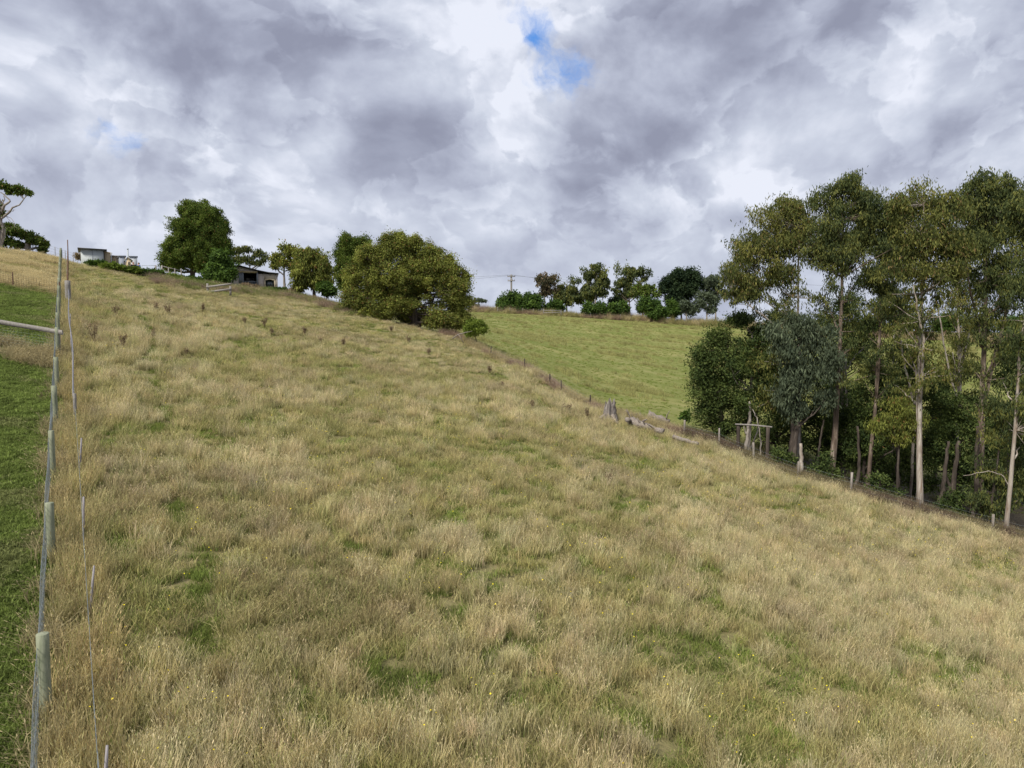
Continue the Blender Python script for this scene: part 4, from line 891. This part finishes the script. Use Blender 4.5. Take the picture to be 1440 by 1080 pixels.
cross_rail()
def edge_fence(pix, label, h, r, mat, wires=(.3, .55, .8, 1.0)):
    P0 = []
    for u in pix:
        t = (u - 720) / F; Y = edgeY(t) + 1.0; P0.append(np.array([t * Y, Y, float(T(t * Y, Y))]))
    root = empty('post_fence', P0[0], label, 'fence')
    for p in P0:
        mb = MB(); round_post(mb, p - P0[0], h * (.92 + .16 * RNG.random()), r * (.8 + .4 * RNG.random()), (RNG.normal(0, .03), RNG.normal(0, .03)), 8); mb.build('post', mat, root, True)
    mb = MB()
    for w_ in wires: wire_path(mb, [p - P0[0] + (0, -r, w_) for p in P0], .004, .03, 3)
    mb.build('wire', M_wire, root)
edge_fence([690, 738, 773, 790, 830], 'old fence of dark leaning posts at the top edge of the field', 1.15, .055, BK['dark'])
edge_fence([963, 1013, 1063, 1126, 1202, 1300, 1405, 1475], 'grey post and wire fence along the foot of the grove', 1.25, .06, BK['grey'])
def hedge_fence():
    us = [700, 717, 735, 750, 764, 788, 810, 830, 850, 872, 895, 923, 950, 975, 1000]; P0 = [np.array(onground(u, 182.5)) for u in us]
    root = empty('post_fence', P0[0], 'distant post and wire fence below the far hedge line', 'fence')
    for p in P0: mb = MB(); round_post(mb, p - P0[0], 1.4, .09, k=6); mb.build('post', M_grey, root)
    mb = MB()
    for w_ in (.4, .8, 1.2): wire_path(mb, [p - P0[0] + (0, 0, w_) for p in P0], .012, 0, 3)
    mb.build('wire', M_wire, root)
    a = np.array(onground(764, 181)); root = empty('timber_gate', a, 'small pale timber rail gate at the foot of the dome shaped bush', 'gate')
    m = .181
    for x in (0, 12.5, 25): mb = MB(); mb.box((x * m, 0, .65), (.16, .16, 1.5)); mb.build('post', M_grey, root)
    for z in (1.25, .7): mb = MB(); mb.box((12.5 * m, -.12, z), (25 * m, .06, .16)); mb.build('rail', M_grey, root)
hedge_fence()
def ridge_fences():
    P0 = [np.array(onground(u, Y)) for u, Y in ((-30, 72), (20, 73), (51, 74), (66, 75), (82, 76), (96, 78), (107, 79))]
    root = empty('post_fence', P0[0], 'thin wire fence on the skyline of the dry knoll', 'fence')
    for p in P0: mb = MB(); mb.tube(np.array([p - P0[0] - (0, 0, .2), p - P0[0] + (0, 0, 1.5)]), .03, 5); mb.build('post', M_grey, root)
    mb = MB()
    for w_ in (.9, 1.2, 1.45): wire_path(mb, [p - P0[0] + (0, 0, w_) for p in P0], .008, 0, 3)
    mb.build('wire', M_wire, root)
    # metal gates between the sheds and the cypress
    a = P(219, 382, 84); a.z = float(T(a.x, a.y)) ; root = empty('metal_gate', a, 'galvanised metal gate and panels left of the big cypress', 'gate'); m = .084
    zt = 12 * m
    h0 = P(219, 373, 84).z - a.z
    for x in (0, 9 * m): mb = MB(); mb.box((x, 0, h0 / 2 - .1), (.14, .14, h0 + .2)); mb.build('post', M_grey, root)
    mb = MB()
    for i in range(6): mb.tube(np.array([(.1, 0, h0 - .15 - i * .2), (9 * m - .1, 0, h0 - .15 - i * .2)]), .03, 6)
    for x in (.1, .4, 9 * m - .1): mb.tube(np.array([(x, 0, h0 - 1.2), (x, 0, h0 - .1)]), .025, 6)
    mb.build('gate_panel', M_wire, root)
    mb = MB(); mb.tube(np.array([(9 * m, 0, h0 - .1), (30 * m, 1.0, h0 - .55)]), .05, 6); mb.tube(np.array([(9 * m, 0, h0 - .6), (30 * m, 1.0, h0 - 1.0)]), .04, 6); mb.build('side_rail', M_grey, root)
    for x in (16, 23, 30): mb = MB(); mb.box((x * m, (x - 9) / 21.0, h0 / 2 - .4), (.1, .1, h0 + .2)); mb.build('post', M_grey, root)
    mb = MB(); mb.tube(np.array([(-19 * m, 0, h0 - .02), (0, 0, h0 - .05)]), .022, 5); mb.tube(np.array([(-19 * m, 0, h0 - 1.5), (-19 * m, 0, h0)]), .03, 5); mb.build('top_pipe', M_wire, root)
    # the short timber rail below the small tree
    a = hit(292, 411); YR = a.y; root = empty('timber_rail', a, 'short two rail timber barrier on the bank in front of the small dark tree', 'fence rail'); m = YR / F
    zt = P(292, 398.5, YR).z - a.z; zb = P(324, 402.5, YR).z - a.z; w = 32 * m
    for x, z in ((0, zt), (w, zb)): mb = MB(); mb.box((x, 0, z / 2 - .15), (.16, .12, z + .3)); mb.build('post', M_grey, root)
    for d_ in (.07, .55):
        mb = MB(); c = ((w) / 2, -.09, (zt + zb) / 2 - d_); mb.box(c, (w + .2, .05, .17), 0, 0, math.atan2(zt - zb, w)); mb.build('rail', M_grey, root)
ridge_fences()

# ------------------------------------------------------------------ frame, stump, logs
def timber_frame():
    a = np.array(onground(1041, 44.5)); b = np.array(onground(1083, 43.2)); root = empty('old_arbor', a, 'old open timber arbor, one thin beam across two dark posts at the grove edge', 'arbor')
    zt = P(1062, 598, 44).z - a[2]
    for p in (a, b): mb = MB(); round_post(mb, p - a, zt - (p - a)[2] - .0, .11, k=8); mb.build('post', BK['dark'], root, True)
    mb = MB(); d = b - a; mb.tube(np.array([(-.2, 0, zt), d * (1, 1, 0) * .5 + (0, 0, zt + .03), d * (1, 1, 0) + (.25, 0, zt - .02)]), .055, 6, wob=.15); mb.build('beam', M_grey, root)
timber_frame()
def stump(u, v, hpx, wpx, seed):
    p = hit(u, v); p = np.array(p); Y = p[1]; m = Y / F; rs = np.random.default_rng(seed); root = empty('tree_stump', p, 'tall splintered grey stump standing at the field edge', 'stump')
    k, n = 44, 12; th = np.arange(k) * 2 * math.pi / k; R = wpx * m / 2; H = hpx * m * 1.25; V = []
    lob = 1 + .16 * np.cos(3 * th + 1) + .10 * np.cos(7 * th) + .10 * rs.normal(size=k); topz = H * (.60 + .22 * np.cos(2 * th + .6) ** 2 + .26 * rs.random(k) ** 2); 
    for i in range(n):
        q = i / (n - 1); rr = R * lob * (1.15 - .38 * q + .35 * (1 - q) ** 4) * (1 + .05 * rs.normal(size=k))
        V.append(np.stack([rr * np.cos(th), rr * np.sin(th), -.2 + (topz + .2) * q], -1))
    for i in range(3):
        q = (i + 1) / 3; rr = R * lob * .62 * (1 - .45 * q); V.append(np.stack([rr * np.cos(th), rr * np.sin(th), topz - H * .3 * q], -1))
    V = np.vstack(V); nn = n + 3; F4 = [(i * k + j, i * k + (j + 1) % k, (i + 1) * k + (j + 1) % k, (i + 1) * k + j) for i in range(nn - 1) for j in range(k)]
    V = np.vstack([V, (0, 0, H * .3)]); F3 = [((nn - 1) * k + j, (nn - 1) * k + (j + 1) % k, nn * k) for j in range(k)]
    mb = MB().add(V, F4, F3); mb.build('bole', BK['deadwood'], root)
    mb = MB()
    for a_, L_ in ((3.5, 1.0), (5.2, .8), (.3, .9), (2.0, .7)):
        q = np.linspace(0, 1, 6)[:, None]; d = np.array([math.cos(a_), math.sin(a_), 0]); pts = d * (R * .8 + q * L_) + np.array([0, 0, 1]) * (.45 * (1 - q) ** 2 - .05 - d[0] * .2 * q); mb.tube(pts, (.14 * (1 - q[:, 0] * .8)), 6, wob=.25, rs=rs)
    mb.build('root', M_log, root)
stump(857, 592, 25, 17, 5)
def log(label, p0, p1, r, seed, Yoff=0.0, lift=.0, stubs=2):
    rs = np.random.default_rng(seed); a = np.array(hit(*p0)); b = np.array(hit(*p1)); a[1] += Yoff; b[1] += Yoff; a[2] = float(T(a[0], a[1])) + lift + r * .6; b[2] = float(T(b[0], b[1])) + lift + r * .6
    root = empty('fallen_log', a, label, 'log', 'fallen dead timber beside the stump')
    n = 10; q = np.linspace(0, 1, n)[:, None]; pts = (b - a) * q; pts += rs.normal(0, r * .12, (n, 3)); rad = r * (1 - .35 * q[:, 0]) * (1 + .12 * rs.normal(size=n)); mb = MB(); mb.tube(pts, rad, 10, wob=.25, rs=rs); mb.build('trunk', M_log, root)
    for i in range(stubs):
        k = rs.integers(2, n - 2); d = rs.normal(size=3); d[2] = abs(d[2]) + .5; d /= np.linalg.norm(d); L_ = .4 + .6 * rs.random(); qq = np.linspace(0, 1, 5)[:, None]
        mb = MB(); mb.tube(pts[k] + d * L_ * qq + rs.normal(0, .03, (5, 3)), rad[k] * .4 * (1 - .7 * qq[:, 0]), 6, wob=.2, rs=rs); mb.build('branch_stub', M_log, root)
    return root
log('broken grey log lying just right of the stump, with snapped limbs', (870, 590), (898, 600), .24, 31, .5, .15, 5)
log('longer bleached log in the middle of the dead timber pile', (886, 599), (930, 614), .26, 32, -.4, .2, 5)
log('thick dark ended log furthest right in the pile', (916, 600), (946, 608), .30, 33, 1.3, .5, 2)
log('thin splintered log leaning on the middle one', (882, 604), (908, 599), .14, 34, .1, .45, 4)
log('thin half buried log apart from the pile to its right, low in the grass', (945, 620), (981, 631), .13, 35, -.3, .25, 0)
def snag():
    a = np.array(hit(636, 484)); root = empty('fallen_branch', a, 'bare pale fallen branch at the right foot of the largest ridge tree', 'branch'); m = a[1] / F; mb = MB()
    mb.tube(np.array([(0, 0, .5), (8 * m, 0, .9), (18 * m, .2, 1.1), (28 * m, .2, 1.25)]), [.07, .06, .05, .02], 6); mb.tube(np.array([(8 * m, 0, .9), (12 * m, 0, .6), (16 * m, 0, .1)]), .035, 5); mb.build('limb', M_log, root)
snag()

# ------------------------------------------------------------------ dry weeds standing in the field
def weed(u, v, hpx, label, kind=0, seed=0):
    p = np.array(hit(u, v)); m = p[1] / F; H = hpx * m; rs = np.random.default_rng(seed); root = empty('dock_weed', p, label, 'weed', 'tall dry weeds standing in the field'); mb = MB(); C = []; R = []
    for i in range(6 if kind == 0 else 4):
        a = rs.random() * 6.28; l = .22 * (.3 + rs.random()); q = np.linspace(0, 1, 5)[:, None]; d = np.array([math.cos(a) * l, math.sin(a) * l, .7 + .3 * rs.random()]) * H; pts = d * q; mb.tube(pts, .014 * (1 - .6 * q[:, 0]), 4, cap=False)
        for s_ in (.5, .65, .8, .95): C.append(d * s_ + rs.normal(0, .03, 3)); R.append(.05 + .04 * rs.random())
    mb.build('stem', LM_stem, root); V, F4, lv, cv = leaves(np.array(C), np.array(R), 12, .05 + m * .4, .03 + m * .3, 'up', rs, 1.4)
    link('seed_head', mk_mesh('seed_head', V, F4, None, {'lv': lv, 'cv': cv}, False, (LM['dead'],)), root)
LM_stem = simple('dry stem', (.14, .09, .055), .9)
WD = [(133, 484, 34, 'tall dry weed with a spreading brown head, nearest the fences'), (173, 492, 26, 'narrow dark dry weed right of the spreading one'), (163, 447, 18, 'dry weed standing above the spreading one, near the top left'),
 (220, 438, 12, 'small dry weed left of the purple patch on the upper slope'), (237, 444, 16, 'dark dry weed within the purple patch on the upper slope'), (285, 440, 12, 'lone dry weed right of the purple patch'),
 (216, 478, 14, 'faint dry weed below the purple patch'), (372, 462, 16, 'bushy rusty weed on the upper slope left of the big tree'), (344, 457, 10, 'low weed just left of the bushy rusty weed'), (382, 472, 10, 'thin dark weed just below the bushy rusty weed'),
 (428, 472, 12, 'dark weed below the ridge, left of the big spreading tree'), (450, 484, 8, 'short russet weed below the ridge'), (483, 486, 9, 'green brown weed below the left side of the big tree'), (550, 468, 10, 'weed right at the shaded edge of the big tree'),
 (575, 484, 12, 'brown weed in pale grass below the big tree trunks'), (603, 500, 10, 'dull weed in the pale grass right of the brown one'), (688, 527, 12, 'twisted dry weed below the dark leaning posts'), (706, 546, 8, 'low dark weed below the twisted one'),
 (748, 576, 12, 'upright dark weed in mid field left of the stump'), (800, 581, 12, 'tallest of the brown weeds close left of the stump'), (794, 579, 8, 'short brown weed close left of the stump'), (825, 588, 12, 'thin weed touching the grass edge beside the stump'), (857, 684, 18, 'lone forked dry weed in open grass below the stump'), (261, 500, 10, 'thin dark weed on the left slope above the green track')]
for i, (a, b, h, l) in enumerate(WD): weed(a, b, h, l, 0, 200 + i)

# ------------------------------------------------------------------ buildings
M_zinc = simple('grey painted iron', (.42, .45, .46), .6, 1.5, .12, .3)
M_cream = simple('cream painted boards', (.46, .37, .24), .8, 2.0, .15)
M_roof = simple('dark iron roof', (.05, .05, .055), .5, 4, .3, .4)
M_slate = simple('blue grey iron', (.22, .24, .28), .6, 3, .2, .3)
M_white = simple('white painted iron', (.48, .50, .52), .6, 2, .1, .3)
M_dark = simple('dark opening', (.015, .016, .018), .3, 4, .3, .5)
M_glass = simple('dark window glass', (.02, .04, .05), .08, 2, .4, .9)
M_clad = simple('grey brown cladding', (.58, .51, .46), .85, 2, .25, .15, None, (1, 1, 8))
M_stone = simple('cream stone', (.52, .44, .32), .85, 4, .2)
def hut(name, label, u0, u1, vt, vb, Y, depth, mat, roofmat, parts=None, slope=0.0, over=.25, ribs=True, gable=False):
    m = Y / F; a = P(u0, vb, Y); w = (u1 - u0) * m * .86; h = (vb - vt) * m; g = float(T(a.x + w / 2, Y + depth / 2)); drop = max(.2, a.z - g + .3)
    root = empty(name, (a.x, Y, a.z), label, 'shed', rz=.53)
    mb = MB(); mb.box((w / 2, depth / 2, (h - drop) / 2), (w, depth, h + drop))
    if gable: mb.prism([(0, 0, h), (w, 0, h), (w * .35, 0, h + gable)], [(0, depth, h), (w, depth, h), (w * .35, depth, h + gable)])
    mb.build('wall', mat, root)
    if ribs:
        mb = MB(); n_ = max(2, int(w / .9))
        for i in range(1, n_): mb.box((w * i / n_, -.015, h / 2), (.035, .03, h - .04))
        mb.build('wall_seam', M_slate if mat is M_zinc else mat, root)
    mb = MB()
    if gable:
        xs = [-.2, w * .35, w + .2]; zs = [h - .08, h + gable + .02, h - .08]
        for i in range(2): mb.prism([(xs[i], -over, zs[i]), (xs[i + 1], -over, zs[i + 1]), (xs[i + 1], -over, zs[i + 1] + .09), (xs[i], -over, zs[i] + .09)], [(xs[i], depth + over, zs[i]), (xs[i + 1], depth + over, zs[i + 1]), (xs[i + 1], depth + over, zs[i + 1] + .09), (xs[i], depth + over, zs[i] + .09)])
    else:
        prof = [(-over, -over, h + .02), (w + over, -over, h + .02 - slope), (w + over, -over, h + .14 - slope), (-over, -over, h + .14)]
        mb.prism(prof, [(x, depth + over, z) for x, y, z in prof])
    mb.build('roof', roofmat, root)
    for pn, pm, (x0, x1, z0, z1), dp in (parts or []):
        o = MB(); o.box(((x0 + x1) / 2 * w, -dp / 2, (z0 + z1) / 2 * h), ((x1 - x0) * w, dp, (z1 - z0) * h)); o.build(pn, pm, root)
    return root
hut('shed', 'pale grey iron shed with a dark flat roof, leftmost on the ridge', 114, 147, 350.5, 372, 84, 4, M_zinc, M_roof, [('door_frame', M_dark, (.985, 1.0, 0, .95), .05)], slope=.04, over=.3)
hut('shed', 'cream boarded shed right behind the grey iron one', 147.3, 157.5, 355, 371.5, 86, 3, M_cream, M_cream, [('corner_board', M_white, (.88, 1.0, 0, 1), .06), ('bench', M_dark, (0, .9, .02, .1), .5)], slope=.15, ribs=False, over=.05)
hut('shed', 'small cream lean to between the cream shed and the blue grey shed', 158.3, 167.5, 361, 374, 87, 2.5, M_stone, M_grey, [('door', M_cream, (.3, .55, 0, .9), .05)], slope=.0, ribs=False, over=.15)
sh = hut('shed', 'small blue grey iron shed with a tall flue', 168, 177, 361, 376.5, 85, 3, M_slate, M_slate, [('corner_board', M_cream, (.93, 1.0, 0, 1), .05)], ribs=False, over=.08)
mb = MB(); mb.tube(np.array([(10 * .085 + .1, .6, -.5), (10 * .085 + .1, .6, 2.3)]), .075, 10); mb.box((10 * .085 + .1, .6, 2.34), (.22, .22, .06)); mb.build('flue', M_zinc, sh)
hut('shed', 'little tan gabled hut with one dark window beside the flue', 178.2, 184.5, 366, 377, 84.5, 2.2, M_cream, M_white, [('window', M_dark, (.35, .62, .4, .8), .03), ('window_sill', M_white, (.3, .68, .33, .38), .08)], ribs=False, gable=.35, over=.05)
hut('shed', 'white flat roofed shed behind the two people, rightmost of the sheds', 182, 193.5, 361.5, 376, 89, 3, M_white, M_slate, [('corner_post', M_slate, (.93, 1.0, 0, 1), .06)], ribs=False, over=.08)

def house():
    Y = 96; m = Y / F; a = P(327, 406, Y); root = empty('house', a, 'low grey brown house with a dark roof, open verandah and arched glass door', 'house', rz=.34)
    X = lambda u: (u - 327) * m * .94
    Z = lambda v: P(340, v, Y).z - a.z
    w = X(390); D = 7
    mb = MB()
    # front wall built round the openings
    def panel(u0, u1, v0, v1, y=0, d=.25): mb.box(((X(u0) + X(u1)) / 2, y + d / 2, (Z(v0) + Z(v1)) / 2), (abs(X(u1) - X(u0)), d, abs(Z(v0) - Z(v1))))
    panel(322, 341, 383, 412); panel(341, 362.3, 400, 412); panel(362.3, 371.5, 384, 412); panel(371.5, 388, 384, 391); panel(388, 391, 384, 412); panel(371.5, 388, 405.5, 412)
    mb.prism([(X(322), 0, Z(383)), (X(362.3), 0, Z(383)), (X(362.3), 0, Z(380.5)), (X(337), 0, Z(375)), (X(322), 0, Z(377))], [(X(322), .25, Z(383)), (X(362.3), .25, Z(383)), (X(362.3), .25, Z(380.5)), (X(337), .25, Z(375)), (X(322), .25, Z(377))])
    mb.box((X(391) - .12, D / 2 + .25, (Z(384) + Z(412)) / 2), (.24, D - .01, Z(384) - Z(412)))
    mb.box((X(322) + .12, D / 2 + .25, (Z(383) + Z(412)) / 2), (.24, D - .01, Z(383) - Z(412)))
    mb.box(((X(322) + X(391)) / 2, D + .4, (Z(384) + Z(412)) / 2), (X(391) - X(322), .24, Z(384) - Z(412)))
    mb.build('wall', M_clad, root)
    mb = MB(); pr = [(X(320), Z(377.5)), (X(337), Z(374)), (X(363), Z(380)), (X(377), Z(382.4)), (X(392.5), Z(383.6))]
    lo = [(x, -.5, z) for x, z in pr]; hi = [(x, -.5, z + .11) for x, z in pr]
    for i in range(4): mb.prism([lo[i], lo[i + 1], hi[i + 1], hi[i]], [(x, D + .8, z) for x, _, z in (lo[i], lo[i + 1], hi[i + 1], hi[i])])
    mb.build('roof', M_roof, root)
    mb = MB(); mb.box(((X(333) + X(362)) / 2, -.2, Z(381.6)), (X(362) - X(333), .16, .16)); mb.build('awning_beam', M_cream, root)
    mb = MB(); mb.box(((X(341) + X(362.3)) / 2, 3.0, (Z(380) + Z(404)) / 2), (X(364) - X(336), .1, Z(380) - Z(404))); mb.build('verandah_back', M_dark, root)
    for (u0, u1, v0, v1) in ((346, 357, 388, 391.5),):
        f = MB(); f.box(((X(u0) + X(u1)) / 2, 2.9, (Z(v0) + Z(v1)) / 2), (X(u1) - X(u0), .08, Z(v0) - Z(v1))); fo = f.build('window', M_grey, root)
        g = MB(); g.box(((X(u0) + X(u1)) / 2 + .2, 2.84, (Z(v0) + Z(v1)) / 2), ((X(u1) - X(u0)) * .5, .03, (Z(v0) - Z(v1)) * .7)); g.build('pane', M_glass, fo)
    for u in (341.6, 362): mb = MB(); mb.box((X(u), -.08, (Z(381.8) + Z(402)) / 2), (.2, .14, Z(381.8) - Z(402))); mb.build('verandah_post', M_slate, root)
    mb = MB()
    for z in (395, 397.5): mb.box(((X(342) + X(361.5)) / 2, -.03, Z(z)), (X(361.5) - X(342), .04, .06))
    for i in range(12): mb.box((X(342.5 + i * 1.65), -.025, Z(397)), (.03, .03, .5))
    mb.build('railing', M_slate, root)
    mb = MB(); mb.box(((X(336) + X(341)) / 2, -.05, (Z(384) + Z(398)) / 2), (X(341) - X(336), .09, Z(384) - Z(398))); mb.build('shutter', M_slate, root)
    # arched door
    n = 9; u0, u1 = 371.5, 388; arc = []
    for i in range(n + 1):
        q = i / n; arc.append((X(u0 + (u1 - u0) * q), Z(392 - 1.6 * math.sin(q * math.pi))))
    mb = MB(); inn = [(X(u0 + 2 + (u1 - u0 - 4) * i / n), Z(393.3 - 1.4 * math.sin(i / n * math.pi))) for i in range(n + 1)]
    for i in range(n): mb.prism([(arc[i][0], -.1, arc[i][1]), (arc[i + 1][0], -.1, arc[i + 1][1]), (inn[i + 1][0], -.1, inn[i + 1][1]), (inn[i][0], -.1, inn[i][1])], [(arc[i][0], .2, arc[i][1]), (arc[i + 1][0], .2, arc[i + 1][1]), (inn[i + 1][0], .2, inn[i + 1][1]), (inn[i][0], .2, inn[i][1])])
    for s0, s1 in ((u0, u0 + 2), (u1 - 2, u1)): mb.box(((X(s0) + X(s1)) / 2, .05, (Z(393) + Z(406)) / 2), (X(s1) - X(s0), .3, Z(393) - Z(406)))
    mb.build('arch_surround', M_stone, root)
    mb = MB(); mb.box(((X(u0) + X(u1)) / 2, .18, (Z(391) + Z(405.5)) / 2), (X(u1) - X(u0), .06, Z(391) - Z(405.5))); dr = mb.build('glass_door', M_glass, root)
    mb = MB()
    for u in (374, 380, 385.5): mb.box((X(u), .13, (Z(393) + Z(405)) / 2), (.06, .04, Z(393) - Z(405)))
    mb.build('door_frame', M_dark, dr)
    mb = MB(); mb.box(((X(363) + X(391)) / 2, -.6, Z(406.5)), (X(391) - X(363), 1.2, .25)); mb.build('step', M_stone, root)
house()

# ------------------------------------------------------------------ people by the sheds
def person(label, u, vhead, Y, shirt, trousers, hairc, turn, seed):
    hd = P(u, vhead, Y); gz = float(T(hd.x, Y)); root = empty('person', (hd.x, Y, hd.z - 1.72), label, 'person', rz=turn)
    skin = simple('skin', (.45, .28, .2), .6, 5, .1); J = {}
    pts = {'pel': (0, 0, .95), 'che': (0, .01, 1.22), 'sho': (0, 0, 1.42), 'nek': (0, -.01, 1.5), 'hed': (0, -.02, 1.60), 'top': (0, -.01, 1.70),
           'hl': (-.1, 0, .9), 'kl': (-.11, -.03, .5), 'al': (-.12, .02, .08), 'tl': (-.13, -.14, .03), 'hr': (.1, 0, .9), 'kr': (.12, -.02, .5), 'ar': (.13, .04, .08), 'tr': (.14, -.12, .03),
           'sl': (-.19, 0, 1.4), 'el': (-.26, .03, 1.12), 'wl': (-.24, -.1, .9), 'gl': (-.23, -.14, .82), 'sr': (.19, 0, 1.4), 'er': (.27, .03, 1.12), 'wr': (.2, -.16, 1.0), 'gr': (.17, -.22, .95)}
    rad = {'pel': .15, 'che': .15, 'sho': .1, 'nek': .055, 'hed': .085, 'top': .07, 'hl': .09, 'kl': .06, 'al': .042, 'tl': .035, 'hr': .09, 'kr': .06, 'ar': .042, 'tr': .035, 'sl': .065, 'el': .045, 'wl': .03, 'gl': .03, 'sr': .065, 'er': .045, 'wr': .03, 'gr': .03}
    E = [('pel', 'che'), ('che', 'sho'), ('sho', 'nek'), ('nek', 'hed'), ('hed', 'top'), ('pel', 'hl'), ('hl', 'kl'), ('kl', 'al'), ('al', 'tl'), ('pel', 'hr'), ('hr', 'kr'), ('kr', 'ar'), ('ar', 'tr'), ('sho', 'sl'), ('sl', 'el'), ('el', 'wl'), ('wl', 'gl'), ('sho', 'sr'), ('sr', 'er'), ('er', 'wr'), ('wr', 'gr')]
    def skinned(nm, keys, mat, grow=0.0):
        ks = [k for k in pts if k in keys]; ix = {k: i for i, k in enumerate(ks)}
        me = bpy.data.meshes.new(nm); me.from_pydata([pts[k] for k in ks], [(ix[a], ix[b]) for a, b in E if a in ix and b in ix], []); me.materials.append(mat); o = link(nm, me, root)
        md = o.modifiers.new('skin', 'SKIN'); md.use_smooth_shade = True
        for i, k in enumerate(ks): me.skin_vertices[0].data[i].radius = (rad[k] + grow, rad[k] * (.8 if k in ('pel', 'che') else 1) + grow)
        me.skin_vertices[0].data[0].use_root = True; o.modifiers.new('sub', 'SUBSURF').levels = 1; o.modifiers['sub'].render_levels = 2
    skinned('body', list(pts), skin)
    skinned('jacket', ['pel', 'che', 'sho', 'sl', 'el', 'wl', 'sr', 'er', 'wr'], simple('jacket', shirt, .8, 5, .2), .022)
    skinned('trousers', ['pel', 'hl', 'kl', 'al', 'hr', 'kr', 'ar'], simple('trousers', trousers, .85, 5, .2), .02)
    mb = MB(); q = np.linspace(0, 1, 6); mb.tube(np.array([(0, .03, 1.52 + .22 * k) for k in q]), [.06, .095, .105, .1, .075, .02], 10); mb.build('hair', simple('hair', hairc, .7, 5, .2), root, True)
person('person in a dark jacket standing in front of the white shed', 187.3, 368.6, 83, (.02, .02, .025), (.03, .03, .04), (.25, .08, .05), .6, 1)
person('person in a blue and pink top standing right of the white shed', 194.8, 369.2, 83, (.10, .14, .42), (.05, .06, .12), (.04, .03, .03), -.5, 2)

# ------------------------------------------------------------------ power pole and lines
def pole():
    Y = 205; b = onground(719, Y); root = empty('power_pole', b, 'timber power pole with two crossarms rising behind the dome shaped bush', 'power pole'); zt = P(719, 386, Y).z - b.z
    mb = MB(); q = np.linspace(0, 1, 6); mb.tube(np.array([(0, 0, -.5 + (zt + .5) * k) for k in q]), [.3, .29, .28, .27, .26, .24], 9); mb.build('pole', M_grey, root, True)
    m = .205
    for v, hw in ((388.8, 5.5), (395, 5)):
        z = P(719, v, Y).z - b.z; arm = MB(); arm.box((0, -.3, z), (2 * hw * m, .2, .24)); ao = arm.build('crossarm', M_grey, root)
        for s in (-.9, -.35, .35, .9): i_ = MB(); i_.tube(np.array([(s * hw * m, -.3, z + .1), (s * hw * m, -.3, z + .45)]), [.07, .09], 8); i_.build('insulator', M_slate, ao)
    z = P(719, 388.8, Y).z
    for k, (s, lab) in enumerate(((-.9, 'upper power line running along the far skyline'), (.9, 'lower power line running along the far skyline'))):
        mb = MB(); pts = []
        for x in np.linspace(-45, 130, 40): sg = ((x % 70) / 70); pts.append((719 * 0 + x - .2 + s, Y - .3 + x * .0, z + .4 - 6.0 * sg * (1 - sg) - .045 * abs(x) * (k == 1) - .02 * x))
        a0 = np.array(pts[0]); mb.tube(np.array(pts) - a0, .03, 4); o = mb.build('power_line', M_slate, None, False, tuple(a0)); tag(o, lab, 'power line', 'power lines on the far skyline')
pole()
print('tris leaves', sum(len(o.data.polygons) for o in bpy.data.objects if o.type == 'MESH'), 'objects', len(scene.objects))
